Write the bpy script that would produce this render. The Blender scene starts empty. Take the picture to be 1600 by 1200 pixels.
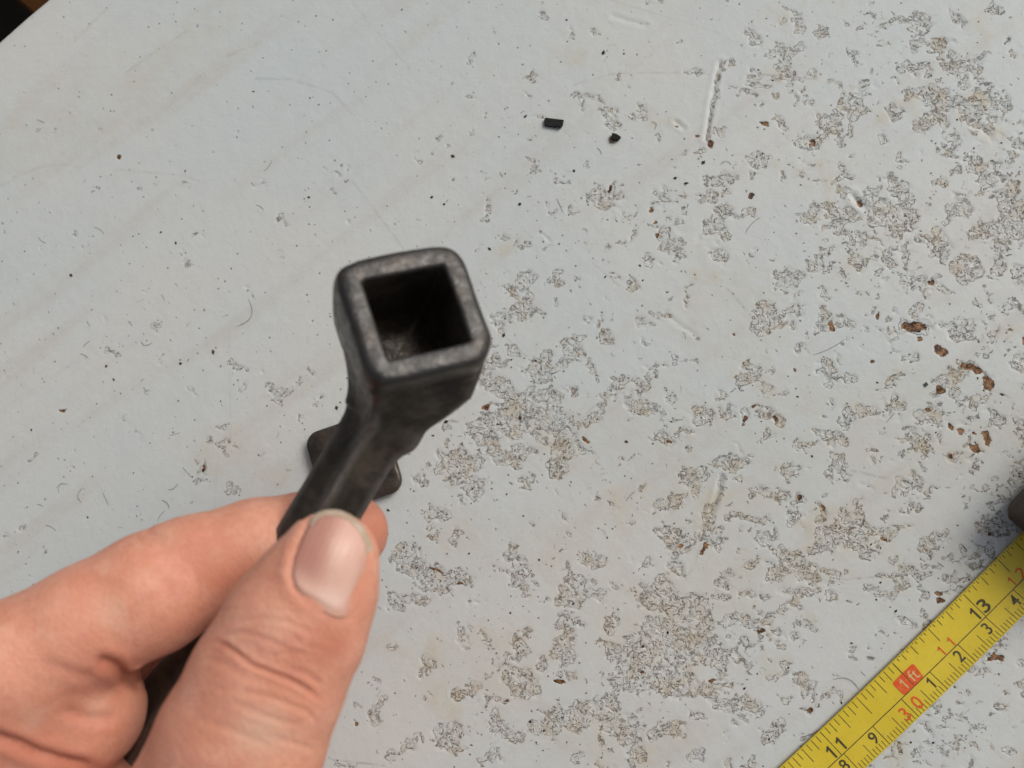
import bpy, math, random
import numpy as np
from mathutils import Matrix, Vector
from mathutils.bvhtree import BVHTree

random.seed(7)
RNG = np.random.RandomState(11)
CM = 0.01
SC = bpy.context.scene
COL = SC.collection

# ------------------------------------------------------------------ camera
F = 1250.0                      # focal length in photo pixels (photo is 1600 x 1200)
TILT = math.radians(10.0)       # how far the lens leans from straight down
HGT = 21.9                      # lens height over the board, cm
s_, c_ = math.sin(TILT), math.cos(TILT)
n_cam = np.array([-.7071 * s_, .7071 * s_, c_])         # board normal in camera axes (right, up, back)
ex = np.array([1., 0, 0]) - n_cam[0] * n_cam
ex /= np.linalg.norm(ex)
ey = np.cross(n_cam, ex)
R3 = np.array([ex, ey, n_cam])                          # camera axes -> world
cam_d = bpy.data.cameras.new('camera')
cam = bpy.data.objects.new('camera', cam_d)
COL.objects.link(cam)
cam_d.sensor_width = 36
cam_d.lens = 36 * F / 1600
cam_d.clip_start = 0.005
cam_d.clip_end = 50
cam_d.dof.use_dof = True
cam_d.dof.focus_distance = 0.205
cam_d.dof.aperture_fstop = 15
M = Matrix([list(R3[i]) + [0] for i in range(3)] + [[0, 0, 0, 1]])
M.translation = Vector((0, 0, HGT * CM))
cam.matrix_world = M
SC.camera = cam


def c2w(p):
    """lens axes in cm (x right, y down, z forward) -> world cm"""
    p = np.atleast_2d(np.asarray(p, float))
    q = np.stack([p[:, 0], -p[:, 1], -p[:, 2]], 1)
    return q @ R3.T + np.array([0, 0, HGT])


def w2c(p):
    q = (np.atleast_2d(p) - np.array([0, 0, HGT])) @ R3
    return np.stack([q[:, 0], -q[:, 1], -q[:, 2]], 1)


def q(px, py, Z):
    return np.array([(px - 800) / F * Z, (py - 600) / F * Z, Z])


def on_board(px, py, h=0.0):
    """where the sight line of a photo point meets the height h over the board, world cm"""
    d = c2w([(px - 800) / F, (py - 600) / F, 1.0])[0] - np.array([0, 0, HGT])
    t = (h - HGT) / d[2]
    return np.array([0, 0, HGT]) + d * t


def w2px(p):
    c = w2c(p)
    return 800 + F * c[:, 0] / c[:, 2], 600 + F * c[:, 1] / c[:, 2]


# ------------------------------------------------------------------ light
SUN_EL, SUN_AZ = math.radians(42), math.radians(38)     # azimuth measured from world +x toward +y
w = bpy.data.worlds.new('World')
SC.world = w
w.use_nodes = True
nt = w.node_tree
sky = nt.nodes.new('ShaderNodeTexSky')
sky.sky_type = 'NISHITA'
sky.sun_disc = False
sky.sun_elevation = SUN_EL
sky.sun_rotation = math.pi / 2 - SUN_AZ
sky.air_density = 1.0
sky.dust_density = 4.0
bg = nt.nodes['Background']
hs = nt.nodes.new('ShaderNodeHueSaturation')          # a veil of cloud: paler than a clear sky
hs.inputs['Saturation'].default_value = .36
nt.links.new(sky.outputs[0], hs.inputs['Color'])
nt.links.new(hs.outputs[0], bg.inputs[0])
bg.inputs[1].default_value = 0.075
sun_d = bpy.data.lights.new('sun', 'SUN')
sun_d.energy = 1.5
sun_d.angle = math.radians(28)
sun_d.color = (1.0, 0.93, 0.84)
sun = bpy.data.objects.new('sun', sun_d)
COL.objects.link(sun)
sd = Vector((math.cos(SUN_EL) * math.cos(SUN_AZ), math.cos(SUN_EL) * math.sin(SUN_AZ), math.sin(SUN_EL)))
sun.rotation_euler = sd.to_track_quat('Z', 'Y').to_euler()
SC.view_settings.view_transform = 'Standard'
SC.view_settings.look = 'None'
SC.view_settings.exposure = 0.22
SC.view_settings.gamma = 1


# ------------------------------------------------------------------ helpers
def tag(o, label=None, cat=None, group=None, kind=None):
    for k, v in (('label', label), ('category', cat), ('group', group), ('kind', kind)):
        if v:
            o[k] = v
    return o


WT = {}


def mesh_obj(name, verts_cm, faces, mat=None, parent=None, smooth=True, world=True):
    me = bpy.data.meshes.new(name)
    v = np.asarray(verts_cm, np.float32) * CM
    off = np.zeros(3)
    if parent is not None:
        off = WT[parent.name]
        v = v - off.astype(np.float32)
    if isinstance(faces, np.ndarray):
        nf, k = faces.shape
        me.vertices.add(len(v))
        me.vertices.foreach_set('co', v.ravel())
        me.loops.add(nf * k)
        me.loops.foreach_set('vertex_index', faces.astype(np.int32).ravel())
        me.polygons.add(nf)
        me.polygons.foreach_set('loop_start', np.arange(0, nf * k, k, dtype=np.int32))
        me.update(calc_edges=True)
        me.validate()
    else:
        me.from_pydata([tuple(p) for p in v], [], [tuple(f) for f in faces])
    if smooth:
        me.polygons.foreach_set('use_smooth', np.ones(len(me.polygons), bool))
    me.update()
    o = bpy.data.objects.new(name, me)
    COL.objects.link(o)
    WT[o.name] = off
    if parent is not None:
        o.parent = parent
    if mat:
        me.materials.append(mat)
    return o


def empty(name, loc_cm):
    o = bpy.data.objects.new(name, None)
    COL.objects.link(o)
    o.location = Vector([float(a) * CM for a in loc_cm])
    o.empty_display_size = 0.01
    WT[o.name] = np.array(o.location)
    return o


def add_attr(me, name, data):
    a = me.attributes.new(name, 'FLOAT', 'POINT')
    a.data.foreach_set('value', np.asarray(data, np.float32))


_LAT = {}


def vnoise(x, y, seed=0):
    if seed not in _LAT:
        _LAT[seed] = np.random.RandomState(100 + seed).rand(256, 256).astype(np.float32)
    L = _LAT[seed]
    xi = np.floor(x).astype(int)
    yi = np.floor(y).astype(int)
    fx = x - xi
    fy = y - yi
    fx = fx * fx * (3 - 2 * fx)
    fy = fy * fy * (3 - 2 * fy)
    a = L[xi & 255, yi & 255]
    b = L[(xi + 1) & 255, yi & 255]
    c = L[xi & 255, (yi + 1) & 255]
    d = L[(xi + 1) & 255, (yi + 1) & 255]
    return (a * (1 - fx) + b * fx) * (1 - fy) + (c * (1 - fx) + d * fx) * fy


def fbm(x, y, seed=0, o=4):
    s, a, t = 0, 1.0, 0
    for i in range(o):
        s = s + a * vnoise(x * 2 ** i + 17.3 * i, y * 2 ** i + 5.1 * i, seed + i)
        t += a
        a *= .5
    return s / t


def sstep(a, b, x):
    t = np.clip((x - a) / (b - a), 0, 1)
    return t * t * (3 - 2 * t)


class NT:
    """small node-writing helper"""

    def __init__(self, name):
        self.m = bpy.data.materials.new(name)
        self.m.use_nodes = True
        self.t = self.m.node_tree
        self.b = self.t.nodes['Principled BSDF']

    def put(self, sock, v):
        if isinstance(v, bpy.types.NodeSocket):
            self.t.links.new(v, sock)
        elif isinstance(v, (tuple, list)) and len(v) == 3 and sock.type == 'RGBA':
            sock.default_value = (*v, 1)
        else:
            sock.default_value = v

    def math(self, op, a, b=0.0, c=None):
        n = self.t.nodes.new('ShaderNodeMath')
        n.operation = op
        self.put(n.inputs[0], a)
        self.put(n.inputs[1], b)
        if c is not None:
            self.put(n.inputs[2], c)
        return n.outputs[0]

    def ramp(self, v, a, b, lo=0.0, hi=1.0):
        n = self.t.nodes.new('ShaderNodeMapRange')
        n.interpolation_type = 'SMOOTHSTEP'
        for i, x in enumerate((v, a, b, lo, hi)):
            self.put(n.inputs[i], x)
        return n.outputs[0]

    def mix(self, f, a, b):
        n = self.t.nodes.new('ShaderNodeMix')
        n.data_type = 'RGBA'
        self.put(n.inputs[0], f)
        self.put(n.inputs[6], a)
        self.put(n.inputs[7], b)
        return n.outputs[2]

    def coord(self, scale=100.0, rot=(0, 0, 0), sc=None):
        t = self.t.nodes.new('ShaderNodeTexCoord')
        m = self.t.nodes.new('ShaderNodeMapping')
        m.inputs['Scale'].default_value = sc or (scale,) * 3
        if any(rot):                                    # turn first, then stretch
            r = self.t.nodes.new('ShaderNodeMapping')
            r.inputs['Rotation'].default_value = rot
            self.t.links.new(t.outputs['Object'], r.inputs[0])
            self.t.links.new(r.outputs[0], m.inputs[0])
        else:
            self.t.links.new(t.outputs['Object'], m.inputs[0])
        return m.outputs[0]

    def noise(self, vec, scale, detail=3, rough=.5, dist=0.0, col=False):
        n = self.t.nodes.new('ShaderNodeTexNoise')
        self.t.links.new(vec, n.inputs['Vector'])
        n.inputs['Scale'].default_value = scale
        n.inputs['Detail'].default_value = detail
        n.inputs['Roughness'].default_value = rough
        n.inputs['Distortion'].default_value = dist
        return n.outputs['Color' if col else 'Fac']

    def voro(self, vec, scale, feat='F1', out='Distance'):
        n = self.t.nodes.new('ShaderNodeTexVoronoi')
        n.feature = feat
        self.t.links.new(vec, n.inputs['Vector'])
        n.inputs['Scale'].default_value = scale
        return n.outputs[out]

    def attr(self, name, out='Fac'):
        n = self.t.nodes.new('ShaderNodeAttribute')
        n.attribute_name = name
        return n.outputs[out]

    def vadd(self, a, b, k):
        n = self.t.nodes.new('ShaderNodeVectorMath')
        n.operation = 'MULTIPLY_ADD'
        self.t.links.new(b, n.inputs[0])
        n.inputs[1].default_value = (k, k, k)
        self.t.links.new(a, n.inputs[2])
        return n.outputs[0]

    def bump(self, h, strength=1.0, dist=0.0002, prev=None):
        n = self.t.nodes.new('ShaderNodeBump')
        n.inputs['Strength'].default_value = strength
        n.inputs['Distance'].default_value = dist
        self.put(n.inputs['Height'], h)
        if prev is not None:
            self.t.links.new(prev, n.inputs['Normal'])
        return n.outputs[0]

    def out(self, color, rough=.5, normal=None, metal=0.0, spec=None):
        self.put(self.b.inputs['Base Color'], color)
        self.put(self.b.inputs['Roughness'], rough)
        self.put(self.b.inputs['Metallic'], metal)
        if spec is not None:
            self.b.inputs['Specular IOR Level'].default_value = spec
        if normal is not None:
            self.t.links.new(normal, self.b.inputs['Normal'])
        return self.m


# ------------------------------------------------------------------ the board: where the paint is worn
# x, y, half width, half height, turn in degrees   (photo pixels)
WEAR = """1435 42 15 14 0;1435 67 18 6 10;1471 65 12 8 0;1475 90 13 17 -30;1490 110 10 9 0;1513 101 20 14 -20;1528 90 10 8 0
1417 100 13 8 0;1433 108 17 5 15;1450 143 29 11 5;1462 167 9 15 -20;1487 163 12 14 0;1493 153 9 7 0;1532 158 23 19 -20;1508 173 12 11 0
1522 188 12 9 0;1545 188 8 7 0;1452 185 17 8 -25;1475 188 6 12 0;1500 125 9 8 0;1557 17 16 8 10;1550 12 8 8 0;1498 33 5 12 -35
1585 85 4 5 0;1567 167 4 13 0;1403 171 10 7 10;1172 62 9 8 0;1247 35 6 6 0;1285 52 8 8 0;1210 81 10 8 0;1217 70 12 6 0;1235 82 10 6 -20
1252 74 6 6 0;1224 108 12 16 0;1225 122 20 3 3;1270 114 6 7 20;1179 116 5 5 0;1187 132 13 6 0;1168 147 11 6 0;1248 155 4 8 -30
1216 194 13 6 30;1295 192 14 15 30;1312 165 8 9 0;1328 175 13 9 35;1343 165 8 12 0;1327 204 6 6 0;1312 218 9 8 -20;1270 220 9 13 0
1258 218 7 6 0;1185 250 17 6 -10;1123 282 19 12 0;1305 132 10 5 20;1318 274 14 7 -25;1307 281 6 5 0;1382 206 9 5 0;1388 283 8 9 0
1397 170 5 5 0;1126 208 6 5 20;1492 218 10 8 40;1482 238 6 9 30;1400 242 6 9 20;1417 248 10 4 0;1412 265 5 4 20;1467 284 11 5 15
1387 285 7 11 0;1515 244 4 9 0;1527 258 9 9 40;1540 275 9 14 -40;1545 290 11 8 0;1560 265 7 15 -20;1582 290 15 12 0;1578 315 21 14 20
1580 340 17 14 0;1585 362 15 14 0;1532 302 5 4 0;1485 325 11 10 0;1505 325 14 12 0;1477 345 6 8 0;1537 357 21 8 -15;1507 305 13 6 10
1372 315 17 8 20;1387 340 27 18 10;1427 345 9 15 0;1410 335 13 10 0;1320 342 17 10 15;1350 377 12 11 0;1437 375 10 7 10;1472 382 18 17 0
1315 302 6 7 0;1591 224 7 5 10;1581 245 5 7 0;1410 300 16 9 15;1135 334 17 8 10;1116 356 20 14 0;1172 337 8 7 0;1123 392 14 7 -10
1045 375 20 13 20;1056 401 12 10 0;1015 409 12 8 15;1259 337 12 10 0;1285 326 22 7 15;1319 341 14 10 0;1277 412 14 12 0;1292 394 6 6 0
1337 412 14 8 0;1384 412 11 10 0;1416 412 4 12 -15;1471 390 16 18 0;1439 375 8 8 0;1510 420 20 14 0;1562 418 8 8 0;1592 420 10 12 0
1427 435 13 8 0;1454 441 11 7 20;1476 452 15 5 20;1236 435 18 13 10;1214 435 8 11 -30;1195 495 18 17 30;1240 487 13 8 0;1229 506 8 6 20
1289 502 8 9 0;1315 502 7 7 0;1435 480 6 12 15;1430 512 18 12 0;1480 506 11 6 20;1499 525 14 11 0;1510 510 9 7 0;1555 529 6 8 0
1426 560 10 6 10;1367 470 4 4 0;1289 457 4 8 0;1300 472 5 4 30;1172 574 13 10 0;1292 581 13 7 15;1322 596 12 8 0;1251 545 6 5 0
1397 589 8 10 0;1514 572 14 7 25;1490 592 22 13 -20;1485 612 24 7 20;1502 622 6 10 0;1495 710 9 8 -20;1445 652 17 11 0;1460 640 12 9 20
1362 642 15 12 10;1402 635 14 9 10;1422 685 19 8 20;1445 690 10 13 -20;1421 700 8 8 0;1557 655 14 9 20;1590 565 12 8 0;1396 590 9 9 -20
1530 630 14 5 10;1595 667 7 10 0;1575 715 11 5 15;1162 600 14 10 0;1187 597 5 14 -35;1180 637 5 5 0;1165 655 5 8 0;1207 652 14 7 5
1219 612 9 4 -20;1125 621 9 5 20;1045 622 8 8 0;1100 650 18 13 15;1140 645 8 9 0;1065 676 21 4 -12;1034 689 14 13 0;1135 725 27 9 5
1095 742 10 9 0;1322 655 14 10 -15;1292 685 17 7 10;1260 696 12 4 -5;1317 681 8 5 -15;1307 720 7 11 -30;1237 735 10 9 0;1008 605 12 12 0
1012 635 14 8 20;1030 488 17 4 5;1088 522 5 3 0;1019 584 4 5 0;1195 682 7 4 0;1295 575 13 6 25;1080 747 19 13 -20;1085 767 8 8 0
1047 787 17 13 -10;1112 800 9 15 10;1040 830 15 7 15;1062 850 24 16 15;1110 837 17 16 0;1187 767 12 11 0;1217 772 12 7 -10;1185 815 13 7 0
1155 815 18 8 10;1250 780 6 8 20;1242 805 12 13 0;1282 800 5 15 -30;1285 835 10 10 0;1200 845 12 10 0;1225 862 15 12 0;1245 887 14 14 0
1275 855 17 10 0;1135 911 8 10 0;1055 890 11 13 -30;1175 880 10 8 0;1212 895 14 12 0;1175 932 17 8 20;1125 935 9 7 0;1160 972 27 9 5
1197 965 10 9 0;1250 925 25 8 0;1237 945 12 7 0;1269 979 6 4 0;1030 930 30 22 0;1070 960 38 26 20;1040 1010 50 34 0;1100 1010 30 22 0
1000 1060 40 22 0;1060 1070 38 16 10;1102 1025 14 12 0;1140 1020 13 6 5;1130 1037 7 6 0;1127 1052 6 7 0;1125 1072 12 6 10
1135 1097 22 10 5;1167 1100 12 14 0;1185 1107 7 8 0;1112 1085 12 9 0;1085 1120 11 6 25;1037 1140 20 13 -15;982 1142 13 20 0
995 1175 12 14 0;1200 1152 12 10 20;1215 1135 6 7 0;1087 1185 10 9 0;1175 1192 9 7 0;1142 1190 7 8 0;1230 1045 5 12 0;1247 1070 7 16 0
1165 1005 7 9 20;1237 995 8 7 30;1140 1125 6 6 0;1075 1075 16 10 0;712 725 30 22 0;737 762 16 12 20;787 712 30 12 0;825 708 10 9 0
875 721 17 22 0;888 704 24 8 0;817 750 14 8 10;654 754 12 6 -15;679 800 13 13 20;712 842 7 12 0;642 879 21 22 0;683 908 24 19 20
720 904 18 11 5;654 937 20 10 -10;617 945 12 9 0;808 883 11 11 0;812 900 17 13 0;825 925 8 10 0;802 858 7 8 0;719 990 7 15 -10
664 1037 8 14 0;814 1008 10 18 0;808 1054 16 14 0;817 1075 17 14 0;744 1075 12 12 0;721 1083 8 10 0;775 1094 14 5 0;854 1037 8 14 0
887 937 16 14 0;904 917 13 18 -30;933 929 16 9 -15;892 975 22 12 0;887 1008 16 20 0;887 1046 8 16 0;958 975 8 14 0;917 871 11 7 10
937 883 13 9 30;1012 879 6 8 0;962 912 5 9 -20;954 1017 13 14 0;971 1054 13 18 0;892 1121 40 18 0;925 1108 38 14 -10;850 1133 24 14 0
800 1150 12 14 0;779 1129 8 14 -20;700 1154 20 20 0;958 1133 15 18 0;767 1183 19 8 0;642 1162 12 7 -20;608 1183 8 8 0;896 1183 8 8 0
820 440 9 12 -20;789 449 7 6 30;802 456 7 6 0;870 432 11 9 -30;815 487 15 18 0;840 490 11 5 20;782 497 10 11 0;785 515 9 5 0
825 462 6 6 0;780 567 11 9 0;762 575 9 7 0;797 547 8 6 20;900 442 5 5 0;922 497 5 6 0;892 547 14 16 20;907 527 7 5 0;855 560 6 10 0
865 575 15 8 -10;837 577 16 15 0;847 592 14 11 20;930 577 7 14 -40;885 617 5 6 0;765 597 21 11 15;785 612 21 11 20;805 625 19 12 20
832 630 21 15 0;860 632 12 16 0;787 655 30 19 0;837 655 30 20 20;875 672 22 23 -20;762 675 30 21 0;890 690 12 11 0;987 590 13 8 0
967 600 12 8 -30;990 632 20 13 10;950 622 14 6 -40;930 645 15 5 -48;915 660 13 5 -50;987 445 11 8 0;997 507 5 9 0;950 527 10 6 15
675 640 7 7 0;635 700 10 10 0;698 667 6 6 0;950 182 10 16 0;1005 173 7 9 0;910 148 19 6 3;947 307 23 13 0;953 293 6 9 0
963 115 5 5 0;1093 113 13 6 5;1038 305 9 8 0;1103 308 15 6 10;1138 308 6 5 0;825 255 5 5 0;829 273 6 6 0;875 285 9 5 35
1040 335 5 5 0;817 383 9 6 -20;895 330 5 5 0;763 328 10 8 -20;442 340 6 6 -20;735 96 4 4 0;235 507 6 8 0;367 572 6 6 0;378 607 4 10 15
300 609 8 3 15;442 610 12 6 10;432 625 5 6 -30;227 616 3 4 0;465 595 3 9 35;355 710 3 7 20;316 730 3 8 -20;365 765 12 6 20
350 697 8 8 0;455 740 7 3 0;312 755 4 5 0;350 667 4 4 0;1314 728 9 15 -20;1302 746 9 9 0;1317 740 6 8 0;1407 766 10 12 -20
1431 757 9 9 0;1454 769 4 10 0;1422 787 6 8 0;1320 804 14 9 0;1343 816 14 14 10;1314 842 24 19 15;1367 827 17 7 -10;1396 827 23 8 -22
1346 857 10 14 0;1285 804 4 15 -20;1454 851 16 10 10;1469 839 9 4 -20;1559 798 18 3 30;1559 822 18 12 10;1425 894 25 9 15
1483 903 12 8 0;1454 886 8 8 0;1407 915 15 7 -15;1445 930 6 10 0;1390 932 15 5 -15;1367 924 11 5 -20;1276 854 16 12 0;1265 892 14 14 0
1308 903 11 6 0;1300 927 10 10 0;1265 930 8 8 0;1539 862 22 6 -5;1556 749 9 4 15;1507 918 10 5 20;1228 1040 4 5 0;1233 1053 6 5 0
1252 1063 8 12 10;1267 1072 3 8 0;1268 1088 4 5 0;1230 1095 7 7 0;1267 1109 7 4 0;1215 1137 6 7 0;1205 1153 10 9 0;1295 1082 3 7 0
1310 1085 8 6 10;1332 1015 10 4 0;1331 1026 4 4 0;1360 1035 6 4 0;1273 1150 8 4 0;1412 969 14 5 10;1446 970 8 6 0;1379 994 10 4 20
1542 1027 8 6 0;1523 1050 10 9 0;1565 1004 5 9 20;1500 1056 5 4 0;1492 1071 5 5 0;1594 1033 6 8 0;1456 1102 5 4 0;1445 1119 4 5 0
1440 1135 9 5 20;1430 1165 4 9 0;1504 1127 4 4 0;1537 1131 6 3 0;1566 1110 6 6 0;1492 1158 7 4 0;1483 1167 4 8 -20;1582 1175 7 6 0
1519 1170 6 4 0;1398 1160 6 5 0;1406 1169 6 4 0;1505 1156 4 6 0;555 1016 8 7 0;617 1015 5 5 0;568 1096 8 4 10;596 1098 4 6 0
587 1118 8 10 30;657 1092 5 7 0;545 1192 20 2 5;611 1185 8 8 0;622 1171 9 4 0;640 1168 5 7 0;649 1153 6 7 0;617 940 12 9 0;585 929 4 5 0"""
# bare brown wood showing through (same columns)
BARE = """1454 441 7 5 20;1300 510 5 8 -30;1430 511 15 9 0;1435 531 5 3 0;1467 549 12 8 25;1520 577 17 7 25;1543 600 8 12 -10
1468 610 8 4 20;1500 674 6 6 0;1484 667 3 5 0;1523 701 12 8 35;1542 682 5 10 10;1525 679 4 3 0;1490 712 4 4 0;1099 857 4 8 15
1062 853 4 3 0;1191 986 6 5 0;1022 349 4 4 0;1015 326 4 3 0;1026 371 4 3 0;1195 193 4 5 0;1110 223 5 5 0;1088 210 4 3 0;1060 202 3 2 0
1175 305 4 4 0;1270 222 3 6 0;95 640 5 4 0;190 243 4 4 0;758 637 4 4 0;916 688 4 4 0;1466 930 4 5 0;1470 941 8 4 -15;1558 1027 9 7 -10
1546 1031 5 3 0;1267 1109 5 3 0;554 1133 3 3 0;1381 842 5 3 0;720 913 4 2 0;678 890 10 2 25;821 548 0 0 0;873 1066 9 3 25;790 1094 4 3 0
1372 494 3 4 20;1147 523 3 3 0;1363 566 3 3 0;1100 856 4 4 0;1250 778 3 4 0;1285 795 3 6 -30;950 295 2 5 0;316 730 2 5 0;1042 693 4 3 0;1593 500 0 0 0
1598 530 4 7 0;1112 1063 6 3 5;1187 652 0 0 0;1003 1050 3 2 0;1450 640 4 3 0;1340 318 4 6 -45;1180 637 3 3 0;1165 657 3 4 0;1210 655 5 3 0"""
# fine scratches: polyline, strength, half width, px
SCR = [([(547, 0), (607, 70), (640, 108)], .35, 1.0), ([(550, 283), (590, 335), (630, 388)], .5, 1.0),
       ([(400, 123), (455, 124), (520, 145), (562, 192)], .35, 2.2), ([(895, 133), (960, 115), (1080, 113)], .5, 1.0),
       ([(1186, 116), (1275, 124)], .7, 1.0), ([(115, 65), (175, 5)], .4, 1.3), ([(195, 115), (250, 75), (290, 50)], .4, 1.5),
       ([(355, 88), (400, 70)], .4, 2), ([(1072, 905), (1086, 880), (1129, 740)], .55, 1.6), ([(1272, 910), (1375, 901)], .6, 1.6),
       ([(1330, 735), (1385, 748)], .5, 2), ([(1370, 512), (1412, 522)], .6, 1.1), ([(1377, 515), (1388, 530), (1400, 553)], .6, 1.1),
       ([(1137, 452), (1172, 492)], .5, 2.4), ([(1550, 610), (1572, 618), (1586, 631)], 1.0, 1.4), ([(760, 463), (750, 440)], .3, 1.2),
       ([(750, 465), (770, 492)], .6, 1.0), ([(925, 410), (968, 447)], .6, 1.0), ([(790, 527), (822, 557)], .6, 1.0),
       ([(515, 1187), (600, 1196)], .8, 1.6), ([(180, 265), (290, 275), (330, 290)], .3, 2), ([(340, 720), (330, 880)], .2, 1.0),
       ([(358, 500), (360, 690)], .25, 1.0), ([(480, 510), (482, 560)], .3, 1.0), ([(1127, 745), (1115, 790)], 1.0, 1.8),
       ([(953, 0), (1110, 48), (1165, 75)], .22, 1.2), ([(1550, 199), (1590, 225)], .5, 1.0), ([(1420, 190), (1450, 205)], .5, 1.0),
       ([(905, 665), (922, 640), (950, 620)], .5, 1.4), ([(1280, 410), (1290, 480)], .3, 1.0), ([(0, 290), (60, 262), (110, 255)], .25, 2)]
# grey wet-looking streaks at the top left are part of the stain noise
PAD = 260
RW, RH = 1600 + 2 * PAD, 1200 + 2 * PAD
wear = np.zeros((RH, RW), np.float32)
bare = np.zeros((RH, RW), np.float32)
scr = np.zeros((RH, RW), np.float32)


def splat(buf, x, y, rx, ry, ang, k=1.0, soft=1.75):
    if rx <= 0:
        return
    R = int(max(rx, ry) * soft + 3)
    cx, cy = int(x) + PAD, int(y) + PAD
    x0, x1 = max(0, cx - R), min(RW, cx + R)
    y0, y1 = max(0, cy - R), min(RH, cy + R)
    if x0 >= x1 or y0 >= y1:
        return
    Y, X = np.mgrid[y0:y1, x0:x1]
    a = math.radians(ang)
    dx, dy = X - (x + PAD), Y - (y + PAD)
    u = (dx * math.cos(a) + dy * math.sin(a)) / rx
    v = (-dx * math.sin(a) + dy * math.cos(a)) / ry
    d = np.sqrt(u * u + v * v)
    buf[y0:y1, x0:x1] = np.maximum(buf[y0:y1, x0:x1], k * (1 - sstep(.55, soft, d)))


def parse(s):
    return [tuple(float(a) for a in t.split()) for t in s.replace('\n', ';').split(';')]


for t in parse(WEAR):
    splat(wear, *t)
for t in parse(BARE):
    splat(bare, *t, soft=1.5)
for _ in range(950):                                    # small flaws between the listed ones
    x = 650 + 1150 * RNG.rand() ** .7
    y = RNG.uniform(-200, 1400)
    r = RNG.uniform(1.6, 4.6)
    splat(wear, x, y, r * RNG.uniform(1, 2.2), r, RNG.uniform(-40, 60), RNG.uniform(.55, .95))
for _ in range(240):
    x = RNG.uniform(-200, 800)
    y = RNG.uniform(200, 1400)
    r = RNG.uniform(1.5, 3.2)
    splat(wear, x, y, r * RNG.uniform(1, 2.2), r, RNG.uniform(-60, 60), RNG.uniform(.5, .8))
for _ in range(160):                                    # worn patches past the frame
    x, y = RNG.uniform(-250, 1850), RNG.uniform(-250, 1450)
    if 0 < x < 1600 and 0 < y < 1200 or x < 700:
        continue
    splat(wear, x, y, RNG.uniform(8, 26), RNG.uniform(6, 18), RNG.uniform(-40, 40))
for _ in range(12):
    x, y = 900 + 800 * RNG.rand() ** .6, RNG.uniform(150, 1250)
    splat(bare, x, y, RNG.uniform(1.5, 3.4), RNG.uniform(1.2, 2.4), RNG.uniform(-40, 40), .9, 1.5)


def seg_dist(X, Y, pts):
    D = np.full(X.shape, 1e9, np.float32)
    T = np.zeros(X.shape, np.float32)
    for i, ((ax, ay), (bx, by)) in enumerate(zip(pts[:-1], pts[1:])):
        L2 = (bx - ax) ** 2 + (by - ay) ** 2
        t = np.clip(((X - ax) * (bx - ax) + (Y - ay) * (by - ay)) / L2, 0, 1)
        d = np.hypot(X - ax - t * (bx - ax), Y - ay - t * (by - ay))
        T = np.where(d < D, (i + t) / (len(pts) - 1), T)
        D = np.minimum(D, d)
    return D, T


for pts, k, hw in SCR:
    xs, ys = [p[0] for p in pts], [p[1] for p in pts]
    x0, x1 = int(min(xs)) - 8 + PAD, int(max(xs)) + 8 + PAD
    y0, y1 = int(min(ys)) - 8 + PAD, int(max(ys)) + 8 + PAD
    Y, X = np.mgrid[y0:y1, x0:x1]
    d, _t = seg_dist(X - PAD, Y - PAD, pts)
    brk = .35 + .65 * sstep(.35, .6, vnoise(X / 9., Y / 9., 3))
    sl = scr[y0:y1, x0:x1]
    scr[y0:y1, x0:x1] = np.maximum(sl, k * brk * (1 - sstep(hw * .3, hw * 1.1 + .8, d)))


def sample(buf, px, py):
    x = np.clip(px + PAD, 0, RW - 1.01)
    y = np.clip(py + PAD, 0, RH - 1.01)
    xi, yi = x.astype(int), y.astype(int)
    fx, fy = x - xi, y - yi
    v = (buf[yi, xi] * (1 - fx) + buf[yi, xi + 1] * fx) * (1 - fy) + (buf[yi + 1, xi] * (1 - fx) + buf[yi + 1, xi + 1] * fx) * fy
    inside = (px > -PAD) & (px < 1600 + PAD) & (py > -PAD) & (py < 1200 + PAD)
    return np.where(inside, v, 0)


# board frame: origin on its edge, u along the edge, v into the board
E0, E1 = on_board(0, 64), on_board(73, 0)
U = (E1 - E0)
U[2] = 0
U /= np.linalg.norm(U)
V = np.array([U[1], -U[0], 0])                          # toward the picture's lower right
if np.dot(V, on_board(800, 600) - E0) < 0:
    V = -V
crn = np.array([on_board(x, y) for x in (-40, 1640) for y in (-40, 1240)]) - E0
ul, uh = (crn @ U).min(), (crn @ U).max()
vh = (crn @ V).max()
STEP = .036


def axis(lo, hi, far_lo, far_hi, st):
    a = np.arange(lo, hi, st)
    pre, g, x = [], st, lo
    while x > far_lo:
        g *= 1.35
        x -= g
        pre.append(max(x, far_lo))
    post, g, x = [], st, a[-1]
    while x < far_hi:
        g *= 1.35
        x += g
        post.append(min(x, far_hi))
    return np.array(pre[::-1] + list(a) + post)


ua = axis(ul, uh, ul - 32, uh + 30, STEP)
va = axis(0.0, vh, 0.0, vh + 28, STEP)
UU, VV = np.meshgrid(ua, va, indexing='ij')
nu, nv = UU.shape
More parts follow.
